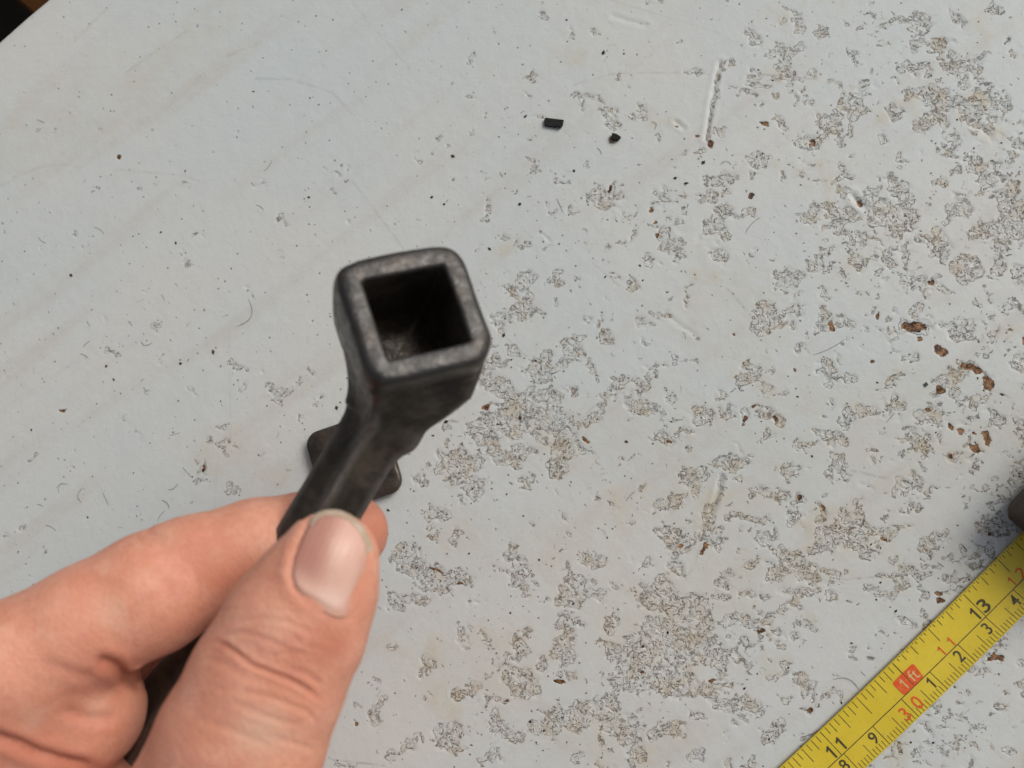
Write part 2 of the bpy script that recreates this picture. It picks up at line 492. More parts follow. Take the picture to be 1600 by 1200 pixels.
# the edge itself is a little chewed
chew = .05 * (fbm(ua * .9, ua * 0, 21, 4) - .5) + .05 * np.maximum(0, fbm(ua * 3.1, ua * 0 + 3, 25, 3) - .62)
VV = VV + (chew[:, None]) * np.exp(-VV / .3)
P = E0[None, None, :] + UU[..., None] * U + VV[..., None] * V
P = P.reshape(-1, 3)
P[:, 2] = 0
px, py = w2px(P)
wx1, wy1 = P[:, 0], P[:, 1]
dwx = 13 * (fbm(wx1 * 3.1, wy1 * 3.1, 90, 2) - .5) * 2 + 6 * (fbm(wx1 * 9, wy1 * 9, 93, 2) - .5) * 2
dwy = 13 * (fbm(wx1 * 3.1 + 9, wy1 * 3.1, 96, 2) - .5) * 2 + 6 * (fbm(wx1 * 9 + 5, wy1 * 9, 99, 2) - .5) * 2
Wv = sample(wear, px + dwx, py + dwy)
side_ = sstep(560, 1250, px + .25 * py) * np.where(py > -500, 1, 0)
Wv = np.maximum(Wv, side_ * .22 * sstep(.45, .7, fbm(wx1 * .55, wy1 * .55, 103, 4)))
Bv = sample(bare, px + .45 * dwx, py + .45 * dwy)
Sv = sample(scr, px, py)
x, y = P[:, 0], P[:, 1]
rag = fbm(x * 2.6, y * 2.6, 31, 4)
ins = sstep(.34, .52, Wv + (rag - .5) * .9 * (Wv > .01))
h = -.010 * ins + .020 * (fbm(x * 5.2, y * 5.2, 41, 3) - .5) * ins
h += .006 * (fbm(x * .9, y * .9, 51, 3) - .5)
h -= .012 * sstep(.3, .7, Bv) + .004 * Sv
# the long raised scratch at the top, two ploughed creases lower down
for pts, dep, hw in (([(1125, 98), (1114, 150), (1103, 217)], .036, 3.6), ([(1128, 745), (1118, 785), (1113, 800)], .04, 4),
                     ([(1040, 490), (1062, 508), (1085, 522)], .012, 4), ([(1333, 306), (1343, 318), (1350, 322)], .045, 5),
                     ([(1525, 196), (1546, 210)], .02, 5), ([(1150, 720), (1190, 650)], .0, 3), ([(958, 25), (1008, 40)], .012, 4),
                     ([(1055, 190), (1068, 200)], .02, 3.5)):
    near = (px > pts[0][0] - 70) & (px < pts[-1][0] + 70) & (py > min(p[1] for p in pts) - 20) & (py < max(p[1] for p in pts) + 20)
    idx = np.where(near)[0]
    d, t = seg_dist(px[idx], py[idx], pts)
    wv = .8 + .5 * (vnoise(px[idx] / 6, py[idx] / 6, 8) - .5)
    h[idx] -= dep * np.exp(-(d / (hw * wv)) ** 2)
    h[idx] += dep * .22 * np.exp(-((d - 2.2 * hw) / (hw * .9)) ** 2)
    if dep > .03:
        d2, t2 = seg_dist(px[idx] + .6 * dwx[idx], py[idx] + .6 * dwy[idx], [(a + 4, b + 1) for a, b in pts])
        Wv[idx] = np.maximum(Wv[idx], .85 * (1 - sstep(1.0, 5.5, d2)))
edge_round = np.clip(VV.reshape(-1), 0, .25)
h -= .06 * (1 - edge_round / .25) ** 2
P[:, 2] = h
idx = np.arange(nu * nv).reshape(nu, nv)
quads = np.stack([idx[:-1, :-1], idx[:-1, 1:], idx[1:, 1:], idx[1:, :-1]], -1).reshape(-1, 4)
# skirt and underside
bv = []
for side in ('v0', 'u1', 'v1', 'u0'):
    bv.append({'v0': idx[:, 0], 'u1': idx[-1, :], 'v1': idx[::-1, -1], 'u0': idx[0, ::-1]}[side][:-1])
ring = np.concatenate(bv)
low = P[ring].copy()
low[:, 2] = -1.8
li = np.arange(len(ring)) + len(P)
nx_ = np.roll(ring, -1)
nl = np.roll(li, -1)
skirt = np.stack([ring, nx_, nl, li], -1)
PP = np.vstack([P, low])
aa = lambda v: np.concatenate([v, np.zeros(len(low))])
FQ = np.vstack([quads, skirt])
# orient upward
a, b, c = PP[quads[0, 0]], PP[quads[0, 1]], PP[quads[0, 2]]
if np.cross(b - a, c - a)[2] < 0:
    FQ = FQ[:, ::-1]

m = NT('worn_white_paint')
co = m.coord(100)
warp = m.noise(co, 3.2, 2, .5, col=True)
cw = m.vadd(co, warp, .28)
wr = m.attr('wear')
br = m.attr('bare')
sc_ = m.attr('scratch')
nA = m.noise(cw, 3.6, 6, .68)
has = m.ramp(wr, .03, .2)
mm = m.math('ADD', m.math('SUBTRACT', wr, .09), m.math('MULTIPLY', m.math('MULTIPLY', m.math('SUBTRACT', nA, .5), 3.4), has))
inside = m.ramp(mm, .36, .64)
# broken squiggles: contour lines of two noises
n1 = m.noise(cw, 5.4, 3.0, .6, .5)
l1 = m.math('ABSOLUTE', m.math('SUBTRACT', m.math('PINGPONG', m.math('MULTIPLY', n1, 3.4), .5), .25))
l1 = m.ramp(l1, .02, .105, 1, 0)
n2 = m.noise(cw, 9., 2, .5)
brk = m.ramp(n2, .46, .56)
line1 = m.math('MULTIPLY', l1, brk)
rim = m.math('ABSOLUTE', m.math('SUBTRACT', mm, .48))
rim = m.math('MULTIPLY', m.ramp(rim, .0, .12, .75, 0), m.ramp(m.noise(co, 7.5, 2, .5), .45, .56))
lines = m.math('MAXIMUM', m.math('MULTIPLY', line1, inside), m.math('MULTIPLY', rim, has))
lines = m.math('MULTIPLY', lines, m.ramp(m.noise(co, .9, 2), .3, .6, .7, 1.0))
# tiny pits everywhere
v = m.voro(co, 5.5)
vc = m.t.nodes.new('ShaderNodeSeparateColor')
m.t.links.new(m.voro(co, 5.5, out='Color'), vc.inputs[0])
dot = m.ramp(m.math('SUBTRACT', v, m.math('MULTIPLY', m.ramp(vc.outputs[0], .72, 1.0), .17)), -.03, .0, 1, 0)
v2 = m.voro(m.coord(sc=(100, 230, 100), rot=(0, 0, .9)), 3.1)
vc2 = m.t.nodes.new('ShaderNodeSeparateColor')
m.t.links.new(m.voro(m.coord(sc=(100, 230, 100), rot=(0, 0, .9)), 3.1, out='Color'), vc2.inputs[0])
dash = m.ramp(m.math('SUBTRACT', v2, m.math('MULTIPLY', m.ramp(vc2.outputs[0], .70, 1.0), .17)), -.05, .0, 1, 0)
pits = m.math('MAXIMUM', m.math('MULTIPLY', dot, .75), m.math('MULTIPLY', dash, .5))
# colours
big = m.noise(co, .12, 4, .55)
base = m.mix(m.ramp(big, .35, .68), (.535, .58, .582), (.575, .588, .57))
streak = m.noise(m.coord(sc=(30, 260, 100), rot=(0, 0, -math.atan2(U[1], U[0]) + .06)), .35, 5, .6)
base = m.mix(m.ramp(streak, .48, .75, 0, .55), base, (.50, .475, .445))
yel = m.noise(co, .55, 4, .6)
base = m.mix(m.math('MULTIPLY', m.ramp(yel, .56, .74), m.ramp(m.attr('grime'), 0, 1, .05, .50)), base, (.50, .44, .30))
base = m.mix(m.math('MULTIPLY', m.attr('tan'), m.ramp(m.noise(co, .8, 5, .65), .3, .65, .05, .40)), base, (.50, .45, .35))
fine = m.noise(co, 14, 3, .6)
base = m.mix(m.ramp(fine, .35, .7, 0, .10), base, (.40, .39, .36))
base = m.mix(m.math('MULTIPLY', inside, .12), base, (.45, .41, .35))
halo = m.math('MULTIPLY', m.ramp(mm, .15, .5), m.math('MULTIPLY', has, m.ramp(m.noise(co, 1.6, 3, .6), .45, .7)))
base = m.mix(m.math('MULTIPLY', halo, m.ramp(m.attr('grime'), 0, 1, .06, .50)), base, (.44, .35, .22))
brn = m.mix(m.ramp(m.noise(co, 4.5, 3), .35, .65), (.055, .036, .022), (.21, .115, .058))
colr = m.mix(m.math('MULTIPLY', lines, .80), base, brn)
colr = m.mix(pits, colr, (.07, .058, .05))
colr = m.mix(m.math('MULTIPLY', sc_, .45), colr, (.19, .135, .085))
wood = m.mix(m.ramp(m.noise(co, 7, 4, .65), .38, .62), (.055, .027, .014), (.31, .155, .065))
barem = m.ramp(m.math('ADD', br, m.math('MULTIPLY', m.math('SUBTRACT', m.noise(cw, 6., 4, .65), .5), 2.2)), .46, .60)
barem = m.math('MULTIPLY', barem, m.ramp(br, .02, .1))
colr = m.mix(barem, colr, wood)
hgt = m.math('ADD', m.math('MULTIPLY', inside, -.55), m.math('MULTIPLY', lines, -.7))
hgt = m.math('ADD', hgt, m.math('MULTIPLY', m.math('MULTIPLY', n1, inside), 1.6))
hgt = m.math('ADD', hgt, m.math('MULTIPLY', pits, -.4))
hgt = m.math('ADD', hgt, m.math('MULTIPLY', barem, -1.0))
hgt = m.math('ADD', hgt, m.math('MULTIPLY', fine, .06))
hgt = m.math('ADD', hgt, m.math('MULTIPLY', m.noise(co, 2.2, 4, .6), .5))
M_board = m.out(colr, .55, m.bump(hgt, 1.0, .00040), 0, .35)
board = mesh_obj('painted_board', PP, FQ, M_board)
add_attr(board.data, 'wear', aa(Wv))
add_attr(board.data, 'bare', aa(Bv))
add_attr(board.data, 'scratch', aa(Sv))
tan = np.zeros((RH, RW), np.float32)
for t in ((1000, 690, 130, 60, 0), (1110, 740, 170, 90, 10), (1255, 645, 80, 45, 0), (900, 850, 70, 60, 0), (430, 742, 34, 16, 0), (1330, 740, 70, 25, 10),
          (735, 840, 60, 40, 0), (1430, 690, 170, 90, 0), (1000, 950, 110, 50, 0), (1190, 900, 120, 60, 0), (780, 1050, 110, 60, 0), (350, 705, 50, 30, 0),
          (1140, 500, 60, 60, 30), (960, 1150, 110, 40, 0), (70, 190, 120, 40, -35), (230, 130, 130, 30, -38), (1380, 860, 120, 60, 0)):
    splat(tan, *t[:4], t[4], .8, 1.9)
grime = sstep(500, 1150, px + .35 * py) * np.where(py > -500, 1, 0)
add_attr(board.data, 'grime', aa(grime))
add_attr(board.data, 'tan', aa(sample(tan, px + 2 * dwx, py + 2 * dwy)))
tag(board, kind='structure')
del P, PP, FQ, quads, Wv, Bv, Sv, h, x, y, rag, ins

# ------------------------------------------------------------------ below the board
m = NT('dark_ground')
co = m.coord(100)
g = m.noise(co, .3, 5, .6)
M_ground = m.out(m.mix(g, (.002, .002, .0015), (.006, .005, .004)), .95, m.bump(g, .6, .01), 0, .05)
gv = [(-400, -400, -60), (400, -400, -60), (400, 400, -60), (-400, 400, -60)]
ground = tag(mesh_obj('ground', gv, [(0, 1, 2, 3)], M_ground, smooth=False), kind='structure')

m = NT('brown_wood')
co = m.coord(sc=(14, 260, 100), rot=(0, 0, -math.atan2(U[1], U[0]) + math.pi / 2))
g = m.noise(co, .5, 5, .6, .3)
M_wood = m.out(m.mix(g, (.022, .008, .002), (.085, .034, .008)), .8, m.bump(g, .5, .0008), 0, .1)


def box(c, ax, ay, az, hx, hy, hz, bev=.15):
    """box with chamfered edges; c centre, axes unit, half sizes; returns verts, faces"""
    ax, ay, az = [np.asarray(t, float) for t in (ax, ay, az)]
    vs, fs = [], []
    lv = [(-hz, bev), (-hz + bev, 0), (hz - bev, 0), (hz, bev)]
    for z, ins_ in lv:
        X, Y = hx - ins_, hy - ins_
        k = bev if ins_ == 0 else bev * .5
        for (sx, sy) in ((1, 1), (-1, 1), (-1, -1), (1, -1)):
            a_, b_ = (X, Y - k), (X - k, Y)
            if sx * sy < 0:
                a_, b_ = b_, a_
            for t in (a_, b_):
                vs.append(np.asarray(c) + ax * sx * t[0] + ay * sy * t[1] + az * z)
    for r in range(3):
        for i in range(8):
            j = (i + 1) % 8
            fs.append((r * 8 + i, r * 8 + j, r * 8 + 8 + j, r * 8 + 8 + i))
    fs.append(tuple(range(7, -1, -1)))
    fs.append(tuple(range(24, 32)))
    return vs, fs


Zt = np.array([0, 0, 1.])
pl0, pl1 = on_board(22, -2, -9), on_board(48, 21, -9)
pd = pl1 - pl0
pd /= np.linalg.norm(pd)
pn = np.array([pd[1], -pd[0], 0])
if np.dot(pn, on_board(80, -20, -9) - pl0) < 0:
    pn = -pn
vs, fs = box(pl0 + pn * 4.5 - Zt * 1.2, pd, pn, Zt, 40, 4.5, 1.2)
plank = mesh_obj('wooden_plank', vs, fs, M_wood, smooth=False)
tag(plank, 'dark brown wooden plank seen below the board past its top left edge', 'plank')

# ------------------------------------------------------------------ loose dirt
m = NT('dirt')
co = m.coord(100)
M_dirt = m.out(m.mix(m.ramp(m.noise(co, .9, 2), .42, .6), (.018, .018, .018), (.07, .038, .022)), .8)
sv, sf = [], []
OCT = np.array([(1, 0, 0), (0, 1, 0), (-1, 0, 0), (0, -1, 0), (0, 0, 1), (0, 0, -1)], float)
OF = [(0, 1, 4), (1, 2, 4), (2, 3, 4), (3, 0, 4), (1, 0, 5), (2, 1, 5), (3, 2, 5), (0, 3, 5)]


def crumb(px_, py_, r, ratio=1.0, ang=0.0):
    c = on_board(px_, py_)
    o = OCT * RNG.uniform(.65, 1.25, (6, 1))
    o = o * np.array([r * ratio, r, r * .55])
    ca, sa = math.cos(ang), math.sin(ang)
    o = np.stack([o[:, 0] * ca - o[:, 1] * sa, o[:, 0] * sa + o[:, 1] * ca, o[:, 2]], 1) + c + [0, 0, r * .25]
    k = len(sv)
    sv.extend(o)
    sf.extend([(a + k, b + k, c_2 + k) for a, b, c_2 in OF])


for _ in range(1200):
    if RNG.rand() < .6:
        px_, py_ = RNG.uniform(-100, 900), RNG.uniform(40, 1300)
        if py_ < 360 and RNG.rand() < .75:
            continue
    else:
        px_, py_ = RNG.uniform(700, 1750), RNG.uniform(-100, 1300)
    if np.dot(on_board(px_, py_) - E0, V) < .3:
        continue
    r = .010 + .020 * RNG.rand() ** 3.5
    crumb(px_, py_, r, RNG.uniform(1, 1.9), RNG.uniform(0, 3.1))
for (a, b, r) in ((708, 244, .05), (675, 308, .035), (694, 319, .035), (765, 389, .04), (787, 524, .05), (943, 83, .06), (975, 84, .03),
                  (812, 319, .05), (166, 572, .05), (178, 593, .035), (333, 550, .05), (282, 568, .045), (275, 380, .045), (483, 308, .04),
                  (821, 182, .045), (111, 430, .045), (1000, 415, .035), (979, 690, .05), (526, 637, .05), (697, 659, .05), (607, 797, .04),
                  (1099, 254, .05), (1072, 286, .045), (1055, 278, .045), (897, 267, .035), (137, 808, .03), (628, 15, .03), (396, 143, .03),
                  (1546, 834, .05), (946, 433, .03), (933, 528, .03), (484, 153, .03), (290, 267, .03), (813, 653, .05), (1005, 1010, .04)):
    crumb(a, b, r, 1.5, RNG.uniform(0, 3))
specks = tag(mesh_obj('dirt_specks', sv, sf, M_dirt, smooth=False), kind='stuff')
specks['label'] = 'tiny dark crumbs of dirt scattered over the white board'

m = NT('lint')
M_lint = m.out((.09, .088, .082), .8)
lv_, lf_ = [], []


def fibre(pts, r=.006):
    pts = [np.asarray(p, float) for p in pts]
    k = len(lv_)
    for i, p in enumerate(pts):
        t = pts[min(i + 1, len(pts) - 1)] - pts[max(i - 1, 0)]
        t /= np.linalg.norm(t) + 1e-9
        sd_ = np.cross(t, Zt)
        rr = r * (.5 if i in (0, len(pts) - 1) else 1)
        for j in range(4):
            a_ = j * math.pi / 2
            lv_.append(p + sd_ * rr * math.cos(a_) + Zt * rr * math.sin(a_))
    for i in range(len(pts) - 1):
        for j in range(4):
            lf_.append((k + i * 4 + j, k + i * 4 + (j + 1) % 4, k + i * 4 + 4 + (j + 1) % 4, k + i * 4 + 4 + j))


def hair(x0, y0, x1, y1, bend, r=.006):
    A, B = on_board(x0, y0), on_board(x1, y1)
    d = B - A
    nrm = np.array([-d[1], d[0], 0])
    pts = []
    for i in range(7):
        t = i / 6
        pts.append(A + d * t + nrm * bend * 4 * t * (1 - t) + np.array([0, 0, r + .02 * math.sin(t * 3.1) * (abs(bend) > .1)]))
    fibre(pts, r)


HAIRS = [(1125, 258, 1143, 258, .35), (220, 533, 238, 535, -.3), (370, 510, 388, 467, -.35), (160, 768, 170, 790, .0), (1302, 62 + 1000, 1342, 1078, .25),
         (265, 681, 281, 676, .0), (92, 770, 106, 757, .45), (130, 762, 128, 786, -.3), (71, 821, 88, 830, .1), (246, 815, 258, 798, .1),
         (1165, 365, 1188, 340, .1), (1320, 530, 1270, 555, .05), (870, 310, 880, 333, .0), (1018, 190, 1022, 203, .4), (933, 231, 940, 242, .1),
         (910, 358, 918, 363, .3), (58, 187, 70, 192, .0), (58, 788, 68, 792, .1), (263, 765, 278, 755, -.2), (1345, 825, 1352, 810, .0),
         (1505, 852, 1512, 862, 0), (1464, 879, 1475, 886, .05), (1388, 1180 - 100, 1396, 1088, .1), (978, 783, 992, 768, .05), (1385, 660, 1398, 645, 0),
         (605, 1013, 612, 1006, .3), (1345, 1049, 1352, 1056, 0), (412, 268, 425, 250, -.1), (400, 320, 412, 328, .1), (200, 502, 206, 510, .2),
         (136, 501, 142, 510, -.1), (130, 543, 141, 533, .1), (125, 553, 138, 560, .1), (60, 370, 72, 380, -.1), (147, 355, 163, 366, .1),
         (252, 460, 258, 470, 0), (285, 730, 300, 746, 0), (253, 652 + 130, 265, 795, .2)]
for hh in HAIRS:
    hair(*hh, r=.0055)
for _ in range(90):
    px_, py_ = RNG.uniform(-80, 1050), RNG.uniform(240, 1280)
    if RNG.rand() < .25:
        px_ = RNG.uniform(900, 1700)
    L, a_ = RNG.uniform(4, 13), RNG.uniform(0, 6.28)
    hair(px_, py_, px_ + L * math.cos(a_), py_ + L * math.sin(a_), RNG.uniform(-.3, .3), RNG.uniform(.002, .004))
lint = tag(mesh_obj('lint_fibres', lv_, lf_, M_lint), kind='stuff')
lint['label'] = 'short dark curled fibres and hairs lying on the white board'


def chip(name, poly, thick, mat, label, cat, tilt=0.0):
    pts = [on_board(*p) for p in poly]
    if sum(pts[i][0] * pts[(i + 1) % len(pts)][1] - pts[(i + 1) % len(pts)][0] * pts[i][1] for i in range(len(pts))) < 0:
        pts = pts[::-1]
    n = len(pts)
    cen = sum(pts) / n
    lift = lambda p: tilt * (p[0] - cen[0])
    vs = [p + [0, 0, .004 + max(0, lift(p))] for p in pts] + [p + [0, 0, thick + max(0, lift(p))] for p in pts]
    vs += [cen + (p - cen) * .93 + [0, 0, thick * 1.12 + max(0, lift(p))] for p in pts]
    fs = [tuple(range(n - 1, -1, -1)), tuple(range(2 * n, 3 * n))]
    for r in range(2):
        fs += [(r * n + i, r * n + (i + 1) % n, (r + 1) * n + (i + 1) % n, (r + 1) * n + i) for i in range(n)]
    e = mesh_obj(name, vs, fs, mat, smooth=False)
    return tag(e, label, cat)


m = NT('black_plastic')
co = m.coord(100)
M_black = m.out(m.mix(m.noise(co, 9, 3), (.006, .007, .007), (.02, .022, .02)), .6, m.bump(m.noise(co, 12, 3), .4, .0001), 0, .25)
m = NT('green_flake_paint')
M_green = m.out(m.mix(m.noise(m.coord(100), 9, 3), (.01, .035, .022), (.03, .07, .05)), .6)
m = NT('rust_brown')
M_rust = m.out(m.mix(m.ramp(m.noise(m.coord(100), 6, 3), .4, .6), (.05, .022, .012), (.22, .10, .04)), .8)
chip('plastic_chip', [(851, 187), (854, 186), (881, 190), (880, 196), (877, 201), (874, 199), (873, 202), (870, 198), (867, 201), (864, 199), (859, 199), (851, 197)],
     .09, M_black, 'black rectangular chip with one ragged long side, larger of the two chips above the tool', 'chip', .1)
chip('plastic_chip', [(957, 210), (964, 212), (970, 217), (966, 221), (960, 221), (955, 217)], .11, M_black,
     'small dark triangular chip right of the black rectangular chip on the board', 'chip', .2)
chip('rust_flake', [(952, 215), (955, 214), (958, 219), (959, 223), (954, 223)], .05, M_rust,
     'tiny brown flake touching the lower left of the dark triangular chip', 'flake')
chip('paint_flake', [(1443, 600), (1447, 597), (1450, 601), (1446, 605)], .03, M_green,
     'tiny dark green square flake lying on the worn right side of the board', 'flake')

# ------------------------------------------------------------------ tape measure
marks = {28: (1318.7, 1177.5), 29: (1363.7, 1135), 30: (1408.7, 1092.5), 31: (1452.5, 1050), 32: (1497.5, 1007.5), 33: (1540, 962.5), 34: (1583.5, 922)}
ks = np.array(sorted(marks))
pw = np.array([on_board(*marks[k], .05) for k in ks])
fx_ = np.polyfit(ks - 31, pw[:, 0], 2)
fy_ = np.polyfit(ks - 31, pw[:, 1], 2)
_ss = np.linspace(-6, 5, 600)
_pp = np.stack([np.polyval(fx_, _ss), np.polyval(fy_, _ss)], 1)
_d = np.linalg.norm(np.diff(_pp, axis=0), axis=1)
UNIT = _d[(_ss[:-1] > -3) & (_ss[:-1] < 3)].mean() / (_ss[1] - _ss[0])    # cm of board per printed cm, about 1
print('tape unit', UNIT)


def tape_pt(s, wv, up=0.0):
    """s: printed cm, wv: cm across (positive to the lower right), on the curled blade"""
    t = s - 31
    tc = min(max(t, -5), 4.6)
    p = np.array([np.polyval(fx_, tc), np.polyval(fy_, tc), 0])
    d = np.array([np.polyval(np.polyder(fx_), tc), np.polyval(np.polyder(fy_), tc), 0])
    p = p + d * (t - tc)
    d /= np.linalg.norm(d)
    nrm = np.array([d[1], -d[0], 0])
    z = .03 + .085 * ((wv + .12) / .66) ** 2
    return p + nrm * wv + Zt * (z + up)


WL, WR = -.80, .545
tape_root = empty('tape_measure', tape_pt(36, 0))
tag(tape_root, 'yellow tape measure with black and red numbers lying across the bottom right of the board', 'tape measure')
m = NT('yellow_tape')
co = m.coord(100)
g1 = m.noise(co, .8, 4, .6)
g2 = m.noise(co, 7, 3, .6)
col_ = m.mix(m.ramp(g1, .3, .7), (.64, .485, .035), (.70, .54, .05))
col_ = m.mix(m.ramp(g2, .55, .75, 0, .22), col_, (.30, .22, .03))
vsp = m.voro(co, 3.3)
col_ = m.mix(m.ramp(vsp, .035, .06, .5, 0), col_, (.13, .09, .02))
M_tape = m.out(col_, .33, m.bump(g2, .15, .0001), 0, .4)
bsg = np.concatenate([np.arange(1.0, 24, 1.0), np.arange(24, 37.01, .25)])
wvg = np.linspace(WL, WR, 15)
vs, fs = [], []
for side in (0, 1):
    for s in bsg:
        for wv in wvg:
            vs.append(tape_pt(s, wv, -.014 * side))
na, nb = len(bsg), len(wvg)
for side in (0, 1):
    o_ = side * na * nb
    for i in range(na - 1):
        for j in range(nb - 1):
            f_ = (o_ + i * nb + j, o_ + i * nb + j + 1, o_ + (i + 1) * nb + j + 1, o_ + (i + 1) * nb + j)
            fs.append(f_ if side else f_[::-1])
for i in range(na - 1):
    for j, rv in ((0, 0), (nb - 1, 1)):
        f_ = (i * nb + j, (i + 1) * nb + j, na * nb + (i + 1) * nb + j, na * nb + i * nb + j)
        fs.append(f_ if rv else f_[::-1])
blade = mesh_obj('blade', vs, fs, M_tape, tape_root)
_n = blade.data.polygons[0].normal

m = NT('black_print')
M_ink = m.out(m.mix(m.ramp(m.noise(m.coord(100), 9, 3), .4, .7), (.045, .038, .016), (.11, .09, .03)), .5)
m = NT('red_print')
M_red = m.out(m.mix(m.ramp(m.noise(m.coord(100), 9, 3), .4, .7), (.68, .085, .012), (.74, .13, .02)), .5)
m = NT('pale_print')
M_pale = m.out((.62, .47, .20), .5)


def add_strip(V_, F_, s0, w0, s1, w1, hw, up=.0035, n=5):
    """thin printed line from (s0,w0) to (s1,w1) following the curl"""
    k = len(V_)
    ds, dw = (s1 - s0), (w1 - w0)
    L = math.hypot(ds, dw)
    ns, nw = -dw / L * hw, ds / L * hw
    for i in range(n + 1):
        t = i / n
        for sg in (-1, 1):
            V_.append(tape_pt(s0 + ds * t + sg * ns, w0 + dw * t + sg * nw, up))
    for i in range(n):
        F_.append((k + 2 * i, k + 2 * i + 2, k + 2 * i + 3, k + 2 * i + 1))


def up_faces(vs, fs):
    out = []
    for f_ in fs:
        a, b, c = vs[f_[0]], vs[f_[1]], vs[f_[2]]
        out.append(f_ if np.cross(b - a, c - a)[2] > 0 else f_[::-1])
    return out


tv, tf = [], []
HW = .0092
for k in range(8 * 16, 14 * 16 + 4):                    # inch side, sixteenths
    s = k / 16 * 2.54
    late = k > 12 * 16
    if k % 16 == 0:
        L = WL * -1
    elif k % 8 == 0:
        L = .46 if late else .58
    elif k % 4 == 0:
        L = .33 if late else .47
    elif k % 2 == 0:
        L = .22 if late else .34
    else:
        L = .13 if late else .25
    if k == 192:
        L = .42
    add_strip(tv, tf, s, WL + .035, s, WL + min(L, -WL - .02), HW)
    if late:
        add_strip(tv, tf, s + 2.54 / 32, WL + .02, s + 2.54 / 32, WL + .05, HW, n=1)
for k in range(200, 362):                               # millimetre side
    s = k / 10
    L = {0: WR - .01, 5: .37}.get(k % 10, .165)
    if k % 10 == 0:
        add_strip(tv, tf, s, .0, s, WR - .01, HW)
    else:
        add_strip(tv, tf, s, WR - .02 - L, s, WR - .02, HW * .9)
add_strip(tv, tf, 20, 0, 36, 0, HW * 1.1, up=.0050, n=80)
mesh_obj('tick_marks', tv, up_faces(tv, tf), M_ink, blade)

_dg = bpy.context.evaluated_depsgraph_get


def glyph(ch, s, wc, height, mat, name='numeral', bold=.0, up=.0062, width=None):
    cu = bpy.data.curves.new('glyph', 'FONT')
    cu.body = ch
    cu.offset = bold
    cu.resolution_u = 5
    ob = bpy.data.objects.new('glyph', cu)
    COL.objects.link(ob)
    dg = _dg()
    dg.update()
    me = bpy.data.meshes.new_from_object(ob.evaluated_get(dg))
    v = np.array([list(a.co) for a in me.vertices])
    fs_ = [tuple(p.vertices) for p in me.polygons]
    bpy.data.objects.remove(ob)
    bpy.data.curves.remove(cu)
    bpy.data.meshes.remove(me)
    if ch == '1':                                       # a one with a flag and no foot
        tk = .13 + bold * 1.6
        v = np.array([(0, 0, 0), (tk, 0, 0), (tk, 1, 0), (tk * .25, 1, 0), (0, .93, 0), (-.20, .80, 0), (-.20, .80 - tk, 0), (0, .93 - tk * 1.3, 0)])
        v[:, 0] += .10
        fs_ = [(0, 1, 2, 3, 4, 7), (4, 5, 6, 7)]
    lo, hi = v.min(0), v.max(0)
    k = height / (hi[1] - lo[1])
    kx = k if width is None else width / (hi[0] - lo[0])
    v[:, 0] = (v[:, 0] - (lo[0] + hi[0]) / 2) * kx
    v[:, 1] = (v[:, 1] - (lo[1] + hi[1]) / 2) * k
    vs_ = [tape_pt(s + a[0], wc - a[1], up) for a in v]
    return mesh_obj(name, vs_, up_faces(vs_, fs_), mat, blade, smooth=False)


for n_in in (9, 10, 11, 13, 14):
    s = n_in * 2.54
    t = str(n_in)
    if len(t) == 1:
        glyph(t, s - .17, -.22, .34, M_ink, bold=.012)
    else:
        glyph(t[0], s - .165, -.215, .35, M_ink, bold=.012, width=None)
        glyph(t[1], s + .165, -.215, .35, M_ink, bold=.012, width=None if t[1] == '1' else .24)
for n_r, s in ((11, 12.5 * 2.54), (12, 13.5 * 2.54)):
    t = str(n_r)
    glyph(t[0], s - .17, -.15, .26, M_red, width=None)
    glyph(t[1], s + .17, -.15, .26, M_red, width=None if t[1] == '1' else .2)
for n_c in range(21, 36):
    if n_c % 10 == 0:
        glyph(str(n_c)[0], n_c - .20, .29, .32, M_red, bold=.005)
        glyph('0', n_c + .22, .29, .32, M_red, bold=.005)
    else:
        glyph(str(n_c % 10), n_c - .19, .20, .29, M_ink, bold=.010)
# the red foot block, rounded corners, laid on the curl
s0, s1, w0, w1, rr = 30.48 - .37, 30.48 + .37, -.415, -.012, .06
bl, pts2 = [], []
for (cx_, cy_, a0) in ((s1 - rr, w1 - .012, 0), (s0 + rr * .4, w1 - .012, 90), (s0 + rr, w0 + rr, 180), (s1 - rr, w0 + rr, 270)):
    for i in range(6):
        a_ = math.radians(a0 + i * 18)
        r_ = rr if a0 >= 180 else .012
        pts2.append((cx_ + r_ * math.cos(a_), cy_ + r_ * math.sin(a_)))
cs = ((s0 + s1) / 2, (w0 + w1) / 2)
fv, ff = [tape_pt(*cs, .0062)], []
RN = 5
for r_ in range(1, RN + 1):
    for p in pts2:
        fv.append(tape_pt(cs[0] + (p[0] - cs[0]) * r_ / RN, cs[1] + (p[1] - cs[1]) * r_ / RN, .0062))
npt = len(pts2)
for i in range(npt):
    ff.append((0, 1 + i, 1 + (i + 1) % npt))
    for r_ in range(RN - 1):
        o_ = 1 + r_ * npt
        ff.append((o_ + i, o_ + npt + i, o_ + npt + (i + 1) % npt, o_ + (i + 1) % npt))
mesh_obj('foot_mark', fv, up_faces(fv, ff), M_red, blade, smooth=False)
glyph('1', 30.48 - .18, -.21, .28, M_pale, bold=.0, up=.0085)
glyph('ft', 30.48 + .17, -.215, .28, M_pale, bold=.0, up=.0085, width=.24)
tkv, tkf = [], []
add_strip(tkv, tkf, 30.48, WL + .035, 30.48, -.04, HW, up=.0085)
mesh_obj('foot_tick', tkv, up_faces(tkv, tkf), M_ink, blade)
